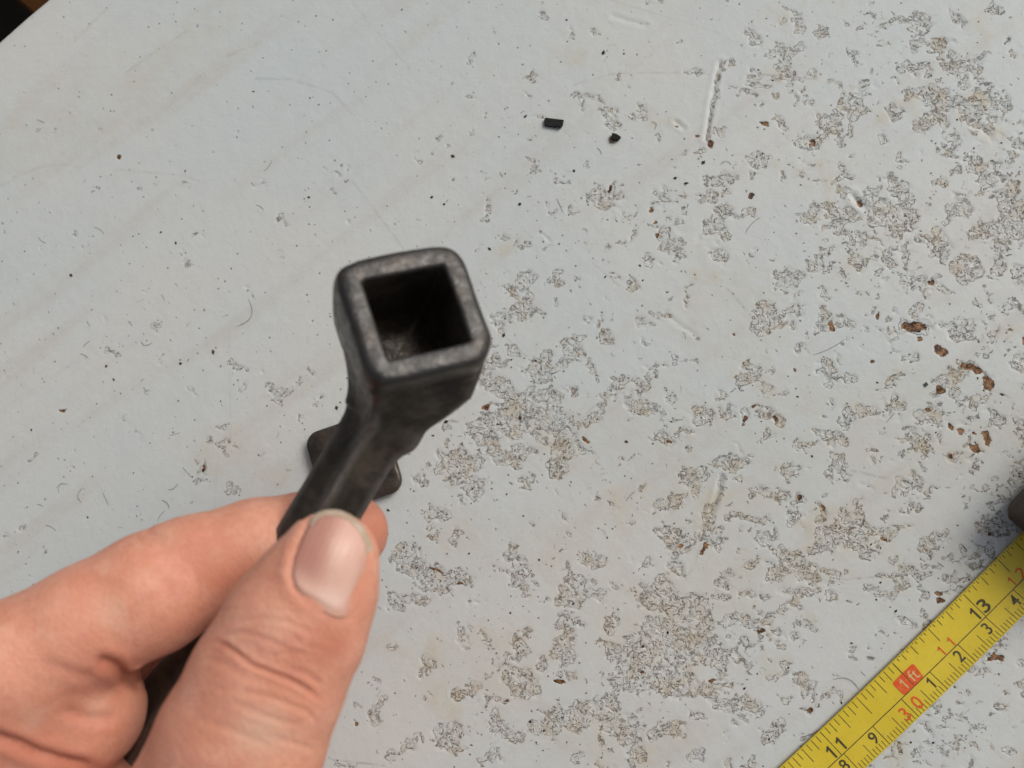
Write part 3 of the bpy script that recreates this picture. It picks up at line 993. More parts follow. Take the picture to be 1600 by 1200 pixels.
# steel hook on the free end, outside the frame
hv = []
m = NT('steel')
M_steel = m.out((.45, .45, .44), .35, None, 1.0)
p0 = tape_pt(1.0, -.12)
dS = tape_pt(2.0, -.12) - p0
dS /= np.linalg.norm(dS)
dW = np.array([dS[1], -dS[0], 0])
v1, f1 = box(p0 + dS * .1 + Zt * .03, dS, dW, Zt, .7, .6, .03, .02)
v2, f2 = box(p0 - dS * .6 + Zt * .14, dS, dW, Zt, .03, .6, .15, .015)
mesh_obj('end_hook', v1 + v2, f1 + [tuple(i + len(v1) for i in f_) for f_ in f2], M_steel, tape_root, smooth=False)
# the case: rounded body standing on its edge past the right side of the frame
m = NT('brown_case')
co = m.coord(100)
M_case = m.out(m.mix(m.noise(co, 2, 4), (.030, .016, .010), (.060, .032, .020)), .6, m.bump(m.noise(co, 20, 2), .2, .0002))
c0 = tape_pt(35.2, -.12)
dS = tape_pt(36.0, -.12) - tape_pt(35.0, -.12)
dS /= np.linalg.norm(dS)
dW = np.array([dS[1], -dS[0], 0])


def case_mesh(HWD, inset, z0=.02):
    # outline in the (length, height) plane: round-shouldered D shape
    ol = []
    Lc, Hc = 4.6, 2.0

    def arc(cx, cy, r, a0, a1, n=9):
        for i in range(n):
            a_ = math.radians(a0 + (a1 - a0) * i / (n - 1))
            ol.append((cx + r * math.cos(a_), cy + r * math.sin(a_)))
    r1, r2, r3 = .40, .85, .95
    arc(r1 + inset, r1 + inset + z0, r1, 180, 270)
    arc(Lc - r1 - inset, r1 + inset + z0, r1, 270, 360)
    arc(Lc - r2 - inset, Hc - r2 - inset, r2, 0, 90)
    arc(r3 + inset, Hc - r3 - inset, r3, 90, 180)
    return ol


prof = [(-1.45, .32), (-1.38, .12), (-1.2, 0), (1.2, 0), (1.38, .12), (1.45, .32)]
vs, fs = [], []
n = 0
for (wv, ins_) in prof:
    ol = case_mesh(0, ins_)
    n = len(ol)
    for (l_, h_) in ol:
        vs.append(np.array([c0[0], c0[1], 0]) + dS * l_ + dW * wv + Zt * h_)
for r_ in range(len(prof) - 1):
    fs += [(r_ * n + i, r_ * n + (i + 1) % n, (r_ + 1) * n + (i + 1) % n, (r_ + 1) * n + i) for i in range(n)]
fs.append(tuple(range(n - 1, -1, -1)))
fs.append(tuple(range((len(prof) - 1) * n, len(prof) * n)))
case = mesh_obj('case', vs, fs, M_case, tape_root)

# ------------------------------------------------------------------ forged metal
m = NT('forged_metal')
co = m.coord(100)
a1 = m.noise(co, 1.6, 5, .6)
a2 = m.noise(co, 6., 4, .65)
wn = m.attr('worn')
colm = m.mix(m.ramp(a1, .35, .65), (.030, .025, .020), (.088, .070, .054))
colm = m.mix(m.ramp(a1, .55, .72, 0, .45), colm, (.085, .048, .032))
colm = m.mix(m.math('MULTIPLY', wn, m.ramp(m.noise(co, 2.0, 4, .6), .3, .62, .55, 1.0)), colm, (.042, .041, .041))
colm = m.mix(m.math('MULTIPLY', m.attr('ridge_glint'), m.ramp(a2, .2, .6, .5, 1.0)), colm, (.15, .135, .12))  # paler ridges: the shank's highlight put into its colour
hm = m.math('ADD', m.math('MULTIPLY', a1, .8), m.math('MULTIPLY', a2, .35))
M_metal = m.out(colm, m.ramp(a2, .3, .7, .30, .52), m.bump(hm, .50, .0010), .50)


def rsq(hs, r, n=12):
    """rounded square outline, n points per corner"""
    r = min(r, hs * .98)
    o = []
    for (sx, sy, a0) in ((1, 1, 0), (-1, 1, 90), (-1, -1, 180), (1, -1, 270)):
        for i in range(n):
            a_ = math.radians(a0 + 90 * i / (n - 1))
            o.append((sx * (hs - r) + r * math.cos(a_), sy * (hs - r) + r * math.sin(a_)))
        p = o[-1]
        nxt = {0: (-1, 1, 90), 90: (-1, -1, 180), 180: (1, -1, 270), 270: (1, 1, 0)}[a0]
        b0 = math.radians(nxt[2])
        p2 = (nxt[0] * (hs - r) + r * math.cos(b0), nxt[1] * (hs - r) + r * math.sin(b0))
        for k in range(1, 6):
            o.append((p[0] + (p2[0] - p[0]) * k / 6, p[1] + (p2[1] - p[1]) * k / 6))
    return o


def nz(v):
    v = np.asarray(v, float)
    return v / np.linalg.norm(v)


key = empty('square_key', c2w(q(560, 700, 14.5))[0])
tag(key, 'dark forged metal key with an open square socket head, held between thumb and finger', 'socket key')
A0 = nz([-.2854, .3059, .9083])                               # head axis, away from the lens
C0 = np.array([-1.583, -1.2246, 13.37])
E1v = np.array([.9016, -.2359, .3627])
E1v = nz(E1v - A0 * np.dot(E1v, A0))
E2v = np.cross(A0, E1v)


def loft(rings, name, mat, parent, cap0=True, cap1=True, worn=None):
    n_ = len(rings[0])
    vs_ = np.vstack(rings)
    vs_ = c2w(vs_)
    fs_ = []
    for r_ in range(len(rings) - 1):
        fs_ += [(r_ * n_ + i, r_ * n_ + (i + 1) % n_, (r_ + 1) * n_ + (i + 1) % n_, (r_ + 1) * n_ + i) for i in range(n_)]
    if cap0:
        fs_.append(tuple(range(n_ - 1, -1, -1)))
    if cap1:
        fs_.append(tuple(range((len(rings) - 1) * n_, len(rings) * n_)))
    o = mesh_obj(name, vs_, fs_, mat, parent)
    if worn is not None:
        add_attr(o.data, 'worn', np.concatenate([np.full(n_, w_) if np.ndim(w_) == 0 else w_ for w_ in worn]))
    return o


def ring(C, e1, e2, hs, r, jit=0.0, seed=0):
    o = rsq(hs, r)
    pts = []
    for i, (a, b) in enumerate(o):
        k = 1 + jit * (vnoise(np.array([i * .23 + seed]), np.array([seed * 1.7]), 60)[0] - .5)
        pts.append(C + e1 * a * k + e2 * b * k)
    return np.array(pts)


# head: from inside the socket, over the rim, down the outside
rings, worn = [], []
for (dep, hs, r, wn_) in ((2.1, .10, .05, .1), (2.0, .66, .07, .1), (.9, .69, .07, .16), (.25, .705, .07, .1), (.07, .715, .07, .3), (.02, .735, .075, 1.),
                          (-.005, .77, .11, 1.), (-.01, .84, .22, 1.), (-.015, .96, .38, 1.), (-.005, 1.06, .48, 1.), (.035, 1.12, .50, .9), (.11, 1.15, .50, .25),
                          (.22, 1.165, .49, .05), (.45, 1.17, .47, .05), (.7, 1.16, .45, .05)):
    rings.append(ring(C0 + A0 * dep, E1v, E2v, hs, r, .05 if hs > .3 else .02, 3 if hs > .9 else 9))
    worn.append(wn_)
# body: bends from the head axis into the shank
PATH = [(C0 + A0 * .7, 1.16, .45), (C0 + A0 * 1.0, 1.15, .43), (q(643, 543, 14.45), 1.13, .40), (q(634, 582, 14.55), 1.01, .30), (q(617, 618, 14.6), .76, .16),
        (q(605, 641, 14.6), .60, .09), (q(599, 656, 14.6), .585, .07), (q(594, 668, 14.6), .57, .07), (q(584, 676, 14.6), .475, .06), (q(560, 712, 14.6), .45, .06),
        (q(538, 750, 14.6), .45, .06), (q(513, 793, 14.6), .46, .06), (q(481, 845, 14.66), .46, .07), (q(446, 905, 14.85), .46, .08),
        (q(395, 985, 15.2), .45, .09), (q(312, 1040, 15.6), .50, .12), (q(250, 1108, 15.9), .52, .15), (q(200, 1230, 16.0), .52, .18), (q(140, 1340, 16.1), .50, .18),
        (q(128, 1362, 16.1), .40, .18)]
tang = []
for i in range(len(PATH)):
    if i == 0:
        tang.append(A0)
    else:
        a_, b_ = PATH[max(i - 1, 0)][0], PATH[min(i + 1, len(PATH) - 1)][0]
        tang.append(nz(b_ - a_))
e1, e2, tp = E1v, E2v, A0
srings, sglint = [], []
for i, (C_, hs, r_) in enumerate(PATH):
    t_ = tang[i]
    axr = np.cross(tp, t_)
    sn = np.linalg.norm(axr)
    if sn > 1e-6:
        Rm = np.array(Matrix.Rotation(math.atan2(sn, float(np.dot(tp, t_))), 3, Vector(axr / sn)))
        e1, e2 = Rm @ e1, Rm @ e2
    tp = t_
    if 3 <= i <= 9:                                     # turn one corner of the square toward the lens
        vw = -nz(C_)
        vw = nz(vw - t_ * np.dot(vw, t_))
        want = nz(vw + .12 * np.cross(t_, vw))
        cnr = nz(e2 - e1)
        ang_ = math.atan2(float(np.dot(np.cross(cnr, want), t_)), float(np.dot(cnr, want)))
        print('roll', i, round(math.degrees(ang_)))
        Rm = np.array(Matrix.Rotation(ang_ / (10 - i), 3, Vector(t_)))
        e1, e2 = Rm @ e1, Rm @ e2
    if i <= 3:
        if i > 0:
            rings.append(ring(C_, e1, e2, hs, r_, .03, 4))
            worn.append(.05)
    if i >= 3:
        rg_ = ring(C_, e1, e2, hs * (.995 if i == 3 else 1), r_, .02, 5)
        if i >= 5:                                      # hollow-ground sides between the four ridges
            dv = rg_ - C_
            ca_ = (dv @ e1) / hs
            cb_ = (dv @ e2) / hs
            mid_ = 1 - np.minimum(np.abs(ca_), np.abs(cb_))
            rg_ = C_ + dv * (1 - .20 * min(1, (i - 4) / 4) * sstep(.2, 1.0, mid_))[:, None]
        srings.append(rg_)
        wv_c = np.full(len(rg_), .05)
        if i >= 5:
            wv_c = (1 - sstep(.02, .42, mid_)) * min(1, (i - 4) / 3)
        else:
            wv_c = wv_c * 0
        sglint.append(wv_c)
head = loft(rings, 'socket_head', M_metal, key, cap0=True, cap1=False, worn=worn)
shank = loft(srings, 'shank', M_metal, key, cap0=False, cap1=True, worn=sglint)
shank.data.attributes['worn'].name = 'ridge_glint'  # on the shank this mask carries the painted ridge highlight
for o in (head, shank):
    sub = o.modifiers.new('smooth', 'SUBSURF')
    sub.levels = sub.render_levels = 2
    # normals outward
    import bmesh
    bm = bmesh.new()
    bm.from_mesh(o.data)
    bmesh.ops.recalc_face_normals(bm, faces=bm.faces)
    bm.to_mesh(o.data)
    bm.free()

# the rounded square block under the key
zc = .0
bc = on_board(551, 722, .32)
bx = on_board(551 + 60, 722 - 60 * math.tan(math.radians(18.5)), .32) - bc
bx = nz([bx[0], bx[1], 0])
by = np.cross(Zt, bx)
blk = []
bw = []
for (z, hs, r, wn_) in ((.01, 1.10, .34, .1), (.05, 1.15, .38, .1), (.24, 1.17, .40, .2), (.29, 1.15, .39, .5), (.315, 1.10, .36, .28), (.32, 1.0, .33, .22)):
    blk.append(np.array([np.array([bc[0], bc[1], 0]) + bx * a + by * b + Zt * z for a, b in rsq(hs, r, 10)]))
    bw.append(wn_)
n_ = len(blk[0])
fs = []
for r_ in range(len(blk) - 1):
    fs += [(r_ * n_ + i, r_ * n_ + (i + 1) % n_, (r_ + 1) * n_ + (i + 1) % n_, (r_ + 1) * n_ + i) for i in range(n_)]
fs += [tuple(range(n_ - 1, -1, -1)), tuple(range((len(blk) - 1) * n_, len(blk) * n_))]
block = mesh_obj('metal_block', np.vstack(blk), fs, M_metal)
add_attr(block.data, 'worn', np.repeat(bw, n_))
tag(block, 'flat dark grey rounded square metal piece lying on the board beneath the shank', 'metal piece')

# ------------------------------------------------------------------ the hand
CH = []                                                 # chains of (centre, radius), flatten, blend


def chain(pts, flat=1.0, k=.12):
    CH.append(([(q(a, b, Z), r / F * Z) for a, b, Z, r in pts], flat, k))


chain([(516, 874, 13.05, 76), (492, 925, 13.05, 95), (458, 985, 13.0, 112), (418, 1065, 12.95, 120), (376, 1160, 12.95, 130), (322, 1290, 13.2, 142),
       (210, 1480, 14.0, 175), (60, 1700, 15.4, 220)], .80, .0)
chain([(547, 832, 15.95, 60), (480, 838, 15.7, 68), (400, 856, 15.3, 75), (300, 893, 14.85, 85), (238, 926, 14.5, 94), (140, 975, 14.1, 93),
       (30, 1040, 13.8, 103), (-85, 1105, 13.8, 122)], 1.0, .08)
chain([(-85, 1105, 13.8, 122), (-70, 1290, 14.6, 140), (-20, 1560, 16.0, 165)], 1.0, .25)
chain([(124, 1114, 14.55, 98), (60, 1120, 14.35, 104), (-60, 1130, 14.2, 118)], 1.0, .5)
chain([(85, 1300, 14.6, 132), (-40, 1260, 14.3, 130), (-160, 1400, 15, 150)], 1.0, .10)
# middle finger lies under the thumb; ring and little finger fold in below and close the hollow of the hand
chain([(470, 935, 16.7, 52), (420, 1020, 16.9, 58), (365, 1130, 17.0, 66), (290, 1270, 17.2, 78), (120, 1460, 17.2, 100), (-60, 1600, 17.2, 120)], 1.0, .10)
chain([(430, 920, 18.6, 54), (310, 940, 18.5, 66), (190, 975, 17.8, 74), (60, 1110, 16.9, 98), (-70, 1240, 16.4, 105), (-90, 1420, 16.8, 115), (-60, 1600, 17.2, 120)], 1.0, .15)
chain([(400, 1050, 19.2, 62), (280, 1090, 19.2, 80), (120, 1180, 19.0, 95), (-40, 1330, 18.8, 100), (-80, 1560, 18.4, 110)], 1.0, .2)
chain([(360, 1190, 19.2, 62), (240, 1250, 19.2, 80), (80, 1340, 19.0, 95), (-60, 1480, 18.8, 100), (-90, 1620, 18.7, 110)], 1.0, .2)
# palm, wrist and a stretch of forearm
chain([(60, 1650, 16.2, 190), (-60, 1800, 16.8, 200), (-200, 2000, 17.0, 190)], 1.0, .5)
chain([(-30, 1600, 17.4, 170), (-160, 1900, 17.4, 180)], 1.0, .5)
chain([(-200, 2000, 16.6, 190), (-420, 2330, 15.6, 200)], 1.0, .6)


def round_cone(X, Y, Z, A, B, ra, rb):
    ba = B - A
    l2 = float(ba @ ba)
    rr_ = ra - rb
    a2 = l2 - rr_ * rr_
    il2 = 1.0 / l2
    px_, py_, pz_ = X - A[0], Y - A[1], Z - A[2]
    y_ = px_ * ba[0] + py_ * ba[1] + pz_ * ba[2]
    z_ = y_ - l2
    p2 = px_ * px_ + py_ * py_ + pz_ * pz_
    x2 = np.maximum(p2 * l2 * l2 - y_ * y_ * l2, 0)
    y2 = y_ * y_ * l2
    z2 = z_ * z_ * l2
    k_ = np.sign(rr_) * rr_ * rr_ * x2
    c1 = np.sign(z_) * a2 * z2 > k_
    c2 = np.sign(y_) * a2 * y2 < k_
    d3 = (np.sqrt(x2 * a2 * il2) + y_ * rr_) * il2 - ra
    d1 = np.sqrt(x2 + z2) * il2 - rb
    d2 = np.sqrt(x2 + y2) * il2 - ra
    return np.where(c1, d1, np.where(c2, d2, d3))


VX = .085
lo = np.array([-17.5, .8, 10.8])
hi = np.array([-1.6, 18.5, 20.6])
nn = ((hi - lo) / VX).astype(int) + 1
gx, gy, gz = [(lo[i] + VX * np.arange(nn[i])).astype(np.float32) for i in range(3)]
sdf = np.full(tuple(nn), 9.0, np.float32)
BIG = 1.2
for pts, flat, kb in CH:
    # each chain on its own window, then blended into the whole
    cs_ = np.array([p for p, r in pts])
    rs_ = np.array([r for p, r in pts])
    a0 = np.maximum(((cs_ - rs_[:, None] - BIG).min(0) - lo) // VX, 0).astype(int)
    a1_ = np.minimum(((cs_ + rs_[:, None] + BIG).max(0) - lo) // VX + 1, nn).astype(int)
    if (a1_ <= a0).any():
        continue
    X = gx[a0[0]:a1_[0], None, None]
    Y = gy[None, a0[1]:a1_[1], None]
    Z = gz[None, None, a0[2]:a1_[2]]
    D = None
    for (A, ra), (B, rb) in zip(pts[:-1], pts[1:]):
        zm = (A[2] + B[2]) / 2
        sc2 = lambda p: np.array([p[0], p[1], zm + (p[2] - zm) / flat])
        d = round_cone(X, Y, zm + (Z - zm) / flat, sc2(A), sc2(B), ra, rb).astype(np.float32)
        if D is None:
            D = d
        else:
            k_ = .18
            h_ = np.clip(.5 + .5 * (D - d) / k_, 0, 1)
            D = D + (d - D) * h_ - k_ * h_ * (1 - h_)
    S = sdf[a0[0]:a1_[0], a0[1]:a1_[1], a0[2]:a1_[2]]
    if kb > 0:
        h_ = np.clip(.5 + .5 * (S - D) / kb, 0, 1)
        S = S + (D - S) * h_ - kb * h_ * (1 - h_)
    else:
        S = np.minimum(S, D)
    sdf[a0[0]:a1_[0], a0[1]:a1_[1], a0[2]:a1_[2]] = S
sdf[0], sdf[-1], sdf[:, 0], sdf[:, -1], sdf[:, :, 0], sdf[:, :, -1] = (1.0,) * 6


def surface_nets(S, lo, vx):
    ins_ = S < 0
    nx, ny, nz2 = S.shape
    cnt = np.zeros((nx - 1, ny - 1, nz2 - 1), np.int8)
    for a in (0, 1):
        for b in (0, 1):
            for c in (0, 1):
                cnt += ins_[a:nx - 1 + a, b:ny - 1 + b, c:nz2 - 1 + c]
    act = (cnt > 0) & (cnt < 8)
    ci = np.argwhere(act)
    idm = np.full(act.shape, -1, np.int64)
    idm[act] = np.arange(len(ci))
    acc = np.zeros((len(ci), 3))
    num = np.zeros(len(ci))
    cor = [(a, b, c) for a in (0, 1) for b in (0, 1) for c in (0, 1)]
    for i, u in enumerate(cor):
        for v in cor[i + 1:]:
            if sum(abs(u[t] - v[t]) for t in range(3)) != 1:
                continue
            su = S[ci[:, 0] + u[0], ci[:, 1] + u[1], ci[:, 2] + u[2]]
            sv_ = S[ci[:, 0] + v[0], ci[:, 1] + v[1], ci[:, 2] + v[2]]
            cr = (su < 0) != (sv_ < 0)
            t = np.where(cr, su / np.where(cr, su - sv_, 1), 0)
            acc += cr[:, None] * (np.array(u) + t[:, None] * (np.array(v) - np.array(u)))
            num += cr
    vert = lo + vx * (ci + acc / num[:, None])
    faces = []
    for ax in range(3):
        o1, o2 = [(1, 2), (2, 0), (0, 1)][ax]
        sl0 = [slice(None)] * 3
        sl1 = [slice(None)] * 3
        sl0[ax] = slice(0, -1)
        sl1[ax] = slice(1, None)
        a_, b_ = ins_[tuple(sl0)], ins_[tuple(sl1)]
        e = np.argwhere(a_ != b_)
        e = e[(e[:, o1] > 0) & (e[:, o2] > 0) & (e[:, o1] < S.shape[o1] - 1) & (e[:, o2] < S.shape[o2] - 1)]
        fl = a_[e[:, 0], e[:, 1], e[:, 2]]
        qd = []
        for d1, d2 in ((-1, -1), (0, -1), (0, 0), (-1, 0)):
            g = e.copy()
            g[:, o1] += d1
            g[:, o2] += d2
            qd.append(idm[g[:, 0], g[:, 1], g[:, 2]])
        qd = np.stack(qd, 1)
        qd[~fl] = qd[~fl][:, ::-1]
        faces.append(qd)
    return vert, np.vstack(faces)


hv_, hf_ = surface_nets(sdf, lo, VX)
print('hand verts', len(hv_))
del sdf
# relax, then one round of subdivision
me = bpy.data.meshes.new('tmp')
me.vertices.add(len(hv_))
me.vertices.foreach_set('co', hv_.astype(np.float32).ravel())
me.loops.add(hf_.size)
me.loops.foreach_set('vertex_index', hf_.astype(np.int32).ravel())
me.polygons.add(len(hf_))
me.polygons.foreach_set('loop_start', np.arange(0, hf_.size, 4, dtype=np.int32))
me.update(calc_edges=True)
me.validate()
ob = bpy.data.objects.new('tmp', me)
COL.objects.link(ob)
sm = ob.modifiers.new('s', 'SMOOTH')
sm.factor = .5
sm.iterations = 5
ss = ob.modifiers.new('u', 'SUBSURF')
ss.levels = ss.render_levels = 1
dg = _dg()
dg.update()
me2 = bpy.data.meshes.new_from_object(ob.evaluated_get(dg))
bpy.data.objects.remove(ob)
NV = len(me2.vertices)
hc = np.empty(NV * 3, np.float32)
me2.vertices.foreach_get('co', hc)
hc = hc.reshape(-1, 3).astype(float)
hn = np.empty(NV * 3, np.float32)
me2.vertices.foreach_get('normal', hn)
hn = hn.reshape(-1, 3).astype(float)
fcs = np.empty(len(me2.polygons) * 4, np.int32)
me2.polygons.foreach_get('vertices', fcs)
fcs = fcs.reshape(-1, 4)
bpy.data.meshes.remove(me2)
hx = 800 + F * hc[:, 0] / hc[:, 2]
hy = 600 + F * hc[:, 1] / hc[:, 2]
if (hn * hc).sum(1)[(hx > 400) & (hx < 500) & (hy > 900) & (hy < 950) & (hc[:, 2] < 12.8)].mean() > 0:
    hn = -hn
    fcs = fcs[:, ::-1]
facing = -(hn * hc).sum(1) / np.linalg.norm(hc, axis=1)
thumb = (hc[:, 2] < 13.9) & (hx > 200) & (facing > -.2)
ref = thumb & (facing > .0)
index_ = (~thumb) & (hc[:, 2] < 16.2) & (facing > -.1)
disp = np.zeros(NV)
red = np.zeros(NV)
pale = np.zeros(NV)
THUMB_CREASES = [([(338, 1003), (352, 1008), (372, 1022), (395, 1040), (425, 1052), (452, 1062), (478, 1076), (498, 1092)], .055, 3.3),
                 ([(352, 992), (380, 988), (420, 1000), (452, 1018), (485, 1022)], .022, 3.5), ([(372, 972), (410, 966), (450, 972), (490, 990)], .016, 3.5),
                 ([(420, 1030), (440, 1020), (470, 1028)], .015, 2.6), ([(424, 1012), (432, 1040)], .012, 2.4), ([(450, 1045), (480, 1052), (505, 1072)], .022, 3),
                 ([(365, 1098), (400, 1112), (440, 1128), (475, 1132)], .016, 4), ([(372, 1078), (430, 1092), (480, 1112), (497, 1130)], .020, 3.6),
                 ([(318, 1030), (350, 1036), (385, 1060)], .014, 4), ([(340, 955), (372, 948)], .008, 4), ([(330, 1070), (350, 1078)], .010, 4),
                 ([(300, 1120), (360, 1140), (420, 1165)], .010, 5), ([(420, 1150), (470, 1165), (488, 1172)], .014, 4),
                 ([(395, 1000), (405, 1030)], .008, 2.6), ([(455, 990), (470, 1005), (498, 1012)], .014, 3)]
INDEX_CREASES = [([(225, 828), (243, 838), (262, 846)], .035, 7), ([(212, 836), (222, 850), (240, 862)], .02, 6),
                 ([(150, 1030), (178, 1040), (205, 1062), (224, 1070)], .09, 9), ([(100, 1110), (140, 1122), (185, 1122)], .035, 8),
                 ([(-20, 1148), (20, 1160), (60, 1178), (110, 1192), (150, 1200)], .10, 8), ([(60, 1030), (110, 1050), (150, 1060)], .02, 8),
                 ([(260, 850), (300, 846)], .012, 7)]
for lst, msk in ((THUMB_CREASES, thumb), (INDEX_CREASES, index_)):
    ii = np.where(msk)[0]
    for pts, dep, hw in lst:
        d, t = seg_dist(hx[ii], hy[ii], pts)
        fade = sstep(0, .15, t) * (1 - sstep(.85, 1, t)) * .8 + .2
        wob = .7 + .6 * vnoise(hx[ii] / 9, hy[ii] / 9, 70)
        disp[ii] -= dep * fade * wob * np.exp(-(d / hw) ** 2)
        disp[ii] += dep * .35 * fade * np.exp(-((d - 2.3 * hw) / (1.2 * hw)) ** 2)
        red[ii] += min(1, dep * 14) * fade * np.exp(-(d / (hw * 2.0)) ** 2)
# nail bed: outline in the picture, groove round its buried sides
NAIL = [(484, 812), (470, 842), (459, 872), (455, 896), (461, 918), (478, 936), (500, 953), (522, 965), (540, 966), (553, 950), (565, 922), (576, 892), (584, 866)]
TIP = [(584, 866), (580, 845), (568, 822), (551, 805), (530, 796), (508, 796), (492, 802), (484, 812)]
ii = np.where(thumb)[0]
d, t = seg_dist(hx[ii], hy[ii], NAIL)
fold = 1 - .5 * sstep(.45, .62, t)
sideL = 1 - sstep(.30, .52, t)                          # the left groove is crisp, the root and right side flow into the skin
disp[ii] -= (.008 + .036 * sideL) * np.exp(-(d / 3.2) ** 2)
poly = np.array(NAIL + TIP[1:-1], float)


def in_poly(X, Y, P_):
    r_ = np.zeros(X.shape, bool)
    for i in range(len(P_)):
        x1, y1 = P_[i]
        x2, y2 = P_[(i + 1) % len(P_)]
        cnd = (y1 > Y) != (y2 > Y)
        r_ ^= cnd & (X < (x2 - x1) * (Y - y1) / (y2 - y1 + 1e-9) + x1)
    return r_


inn = in_poly(hx[ii], hy[ii], poly)
disp[ii] -= .012 * inn * sstep(0, 12, d)
disp[ii] += (.006 + .022 * sideL) * (~inn) * np.exp(-((d - 12) / 10) ** 2) * (hy[ii] > 815)
red[ii] += .5 * (~inn) * np.exp(-(d / 6) ** 2) * fold
# soft redness and pale spots, plus painted shade on the index tip
for (a, b, r_, k_, msk) in ((505, 985, 45, .7, thumb), (400, 900, 45, .35, thumb), (345, 1015, 22, .5, thumb), (520, 1010, 25, .5, thumb), (440, 1050, 60, .3, thumb),
                            (320, 870, 60, .5, index_), (200, 930, 60, .35, index_), (585, 830, 60, 1.4, index_), (170, 1040, 60, .5, index_), (60, 1040, 60, .3, index_),  # index tip: strong red paints in the shade of thumb and key
                            (110, 1180, 60, .6, index_), (340, 900, 40, .5, index_), (20, 1170, 60, .5, index_)):
    jj = np.where(msk)[0]
    red[jj] += k_ * np.exp(-((hx[jj] - a) ** 2 + (hy[jj] - b) ** 2) / r_ ** 2)
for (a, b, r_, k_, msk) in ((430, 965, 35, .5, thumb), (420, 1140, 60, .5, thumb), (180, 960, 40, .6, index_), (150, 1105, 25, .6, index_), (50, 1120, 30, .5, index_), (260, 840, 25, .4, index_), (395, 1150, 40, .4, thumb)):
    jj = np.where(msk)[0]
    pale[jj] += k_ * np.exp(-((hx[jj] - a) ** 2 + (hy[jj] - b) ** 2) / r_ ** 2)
# broad unevenness of real fingers
disp += .03 * (fbm(hc[:, 0] * .9 + 40, hc[:, 1] * .9 + hc[:, 2] * .7 + 40, 80, 3) - .5)
hc2 = hc + hn * disp[:, None]

m = NT('skin')
co = m.coord(100)
rd, plv = m.attr('red'), m.attr('pale')
s1_ = m.noise(co, 1.3, 4, .6)
s2_ = m.noise(co, 9., 3, .6)
sk = m.mix(m.ramp(s1_, .35, .65), (.67, .285, .185), (.74, .355, .245))
sk = m.mix(m.ramp(s2_, .4, .7, 0, .30), sk, (.55, .24, .165))
sk = m.mix(m.ramp(m.noise(co, 2.7, 4, .6), .5, .72, 0, .38), sk, (.60, .235, .185))
sk = m.mix(m.ramp(m.noise(co, 2.1, 3, .6), .55, .75, 0, .35), sk, (.74, .46, .35))
sk = m.mix(m.ramp(rd, 0, 1.2, 0, .75), sk, (.52, .185, .115))
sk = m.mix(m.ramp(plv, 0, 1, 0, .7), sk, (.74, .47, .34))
cells = m.voro(m.vadd(co, m.noise(co, 6, 2, col=True), .12), 13., 'DISTANCE_TO_EDGE')
cells2 = m.voro(m.coord(sc=(60, 150, 100), rot=(0, 0, 1.0)), 6., 'DISTANCE_TO_EDGE')
hk = m.math('ADD', m.math('MULTIPLY', m.ramp(cells, 0, .16), .45), m.math('MULTIPLY', s2_, .9))
hk = m.math('ADD', hk, m.math('MULTIPLY', m.noise(co, 26, 2), .5))
hk = m.math('ADD', hk, m.math('MULTIPLY', m.ramp(cells2, 0, .10), .5))
M_skin = m.out(sk, m.ramp(s2_, .3, .7, .46, .60), m.bump(hk, .38, .00024), 0, .42)
bs = m.b
bs.inputs['Subsurface Weight'].default_value = .30
bs.inputs['Subsurface Radius'].default_value = (1.0, .36, .20)
bs.inputs['Subsurface Scale'].default_value = .0028
person = empty('person', c2w(q(100, 1300, 15))[0])
tag(person, 'bare left hand reaching in from the lower left, pinching the metal key', 'person')
hand = mesh_obj('hand', c2w(hc2), fcs, M_skin, person)
add_attr(hand.data, 'red', np.clip(red, 0, 1.5))
add_attr(hand.data, 'pale', np.clip(pale, 0, 1))

# the thumb nail: a bent plate lying in its bed
ref_i = np.where(thumb & (facing > .02) & (hx > 420) & (hx < 620) & (hy > 770) & (hy < 1000))[0]
wh = c2w(hc)
bvh = BVHTree.FromPolygons([tuple(v) for v in hc], [tuple(f_) for f_ in fcs[np.isin(fcs, ref_i).all(1)]])
cenp = np.array([522., 880.])
full = NAIL + TIP[1:-1]
# resample the outline evenly
fp = np.array(full + [full[0]], float)
sl = np.r_[0, np.cumsum(np.linalg.norm(np.diff(fp, axis=0), axis=1))]
tt = np.linspace(0, sl[-1], 97)[:-1]
op = np.stack([np.interp(tt, sl, fp[:, 0]), np.interp(tt, sl, fp[:, 1])], 1)
for _ in range(2):
    op = (np.roll(op, 1, 0) + op * 2 + np.roll(op, -1, 0)) / 4
NR = 22


def surf_hit(x_, y_):
    d_ = Vector(((x_ - 800) / F, (y_ - 600) / F, 1.0)).normalized()
    l_, n_2, i_, _ = bvh.ray_cast(Vector((0, 0, 0)), d_)
    if l_ is None:
        g_ = d_ * 12.9
        l_, n_2, i_, _ = bvh.find_nearest(g_)
    return np.array(l_), np.array(n_2)


# smooth depth model over the nail: fit a quadratic to the thumb skin under it
smp = []
for r_ in np.linspace(.0, .92, 9):
    for p in op[::4]:
        x_, y_ = cenp + (p - cenp) * r_
        l_, n_2 = surf_hit(x_, y_)
        smp.append((x_, y_, l_[2]))
smp = np.array(smp)
ax_ = np.array([.406, -.914])                           # along the thumb in the picture
ay_ = np.array([.914, .406])


def feat(x_, y_):
    a = ((x_ - cenp[0]) * ax_[0] + (y_ - cenp[1]) * ax_[1]) / 80
    b = ((x_ - cenp[0]) * ay_[0] + (y_ - cenp[1]) * ay_[1]) / 60
    return np.stack([np.ones_like(a), a, b, a * a, a * b, b * b, b ** 3, a ** 3, a * b * b, b ** 4], -1)


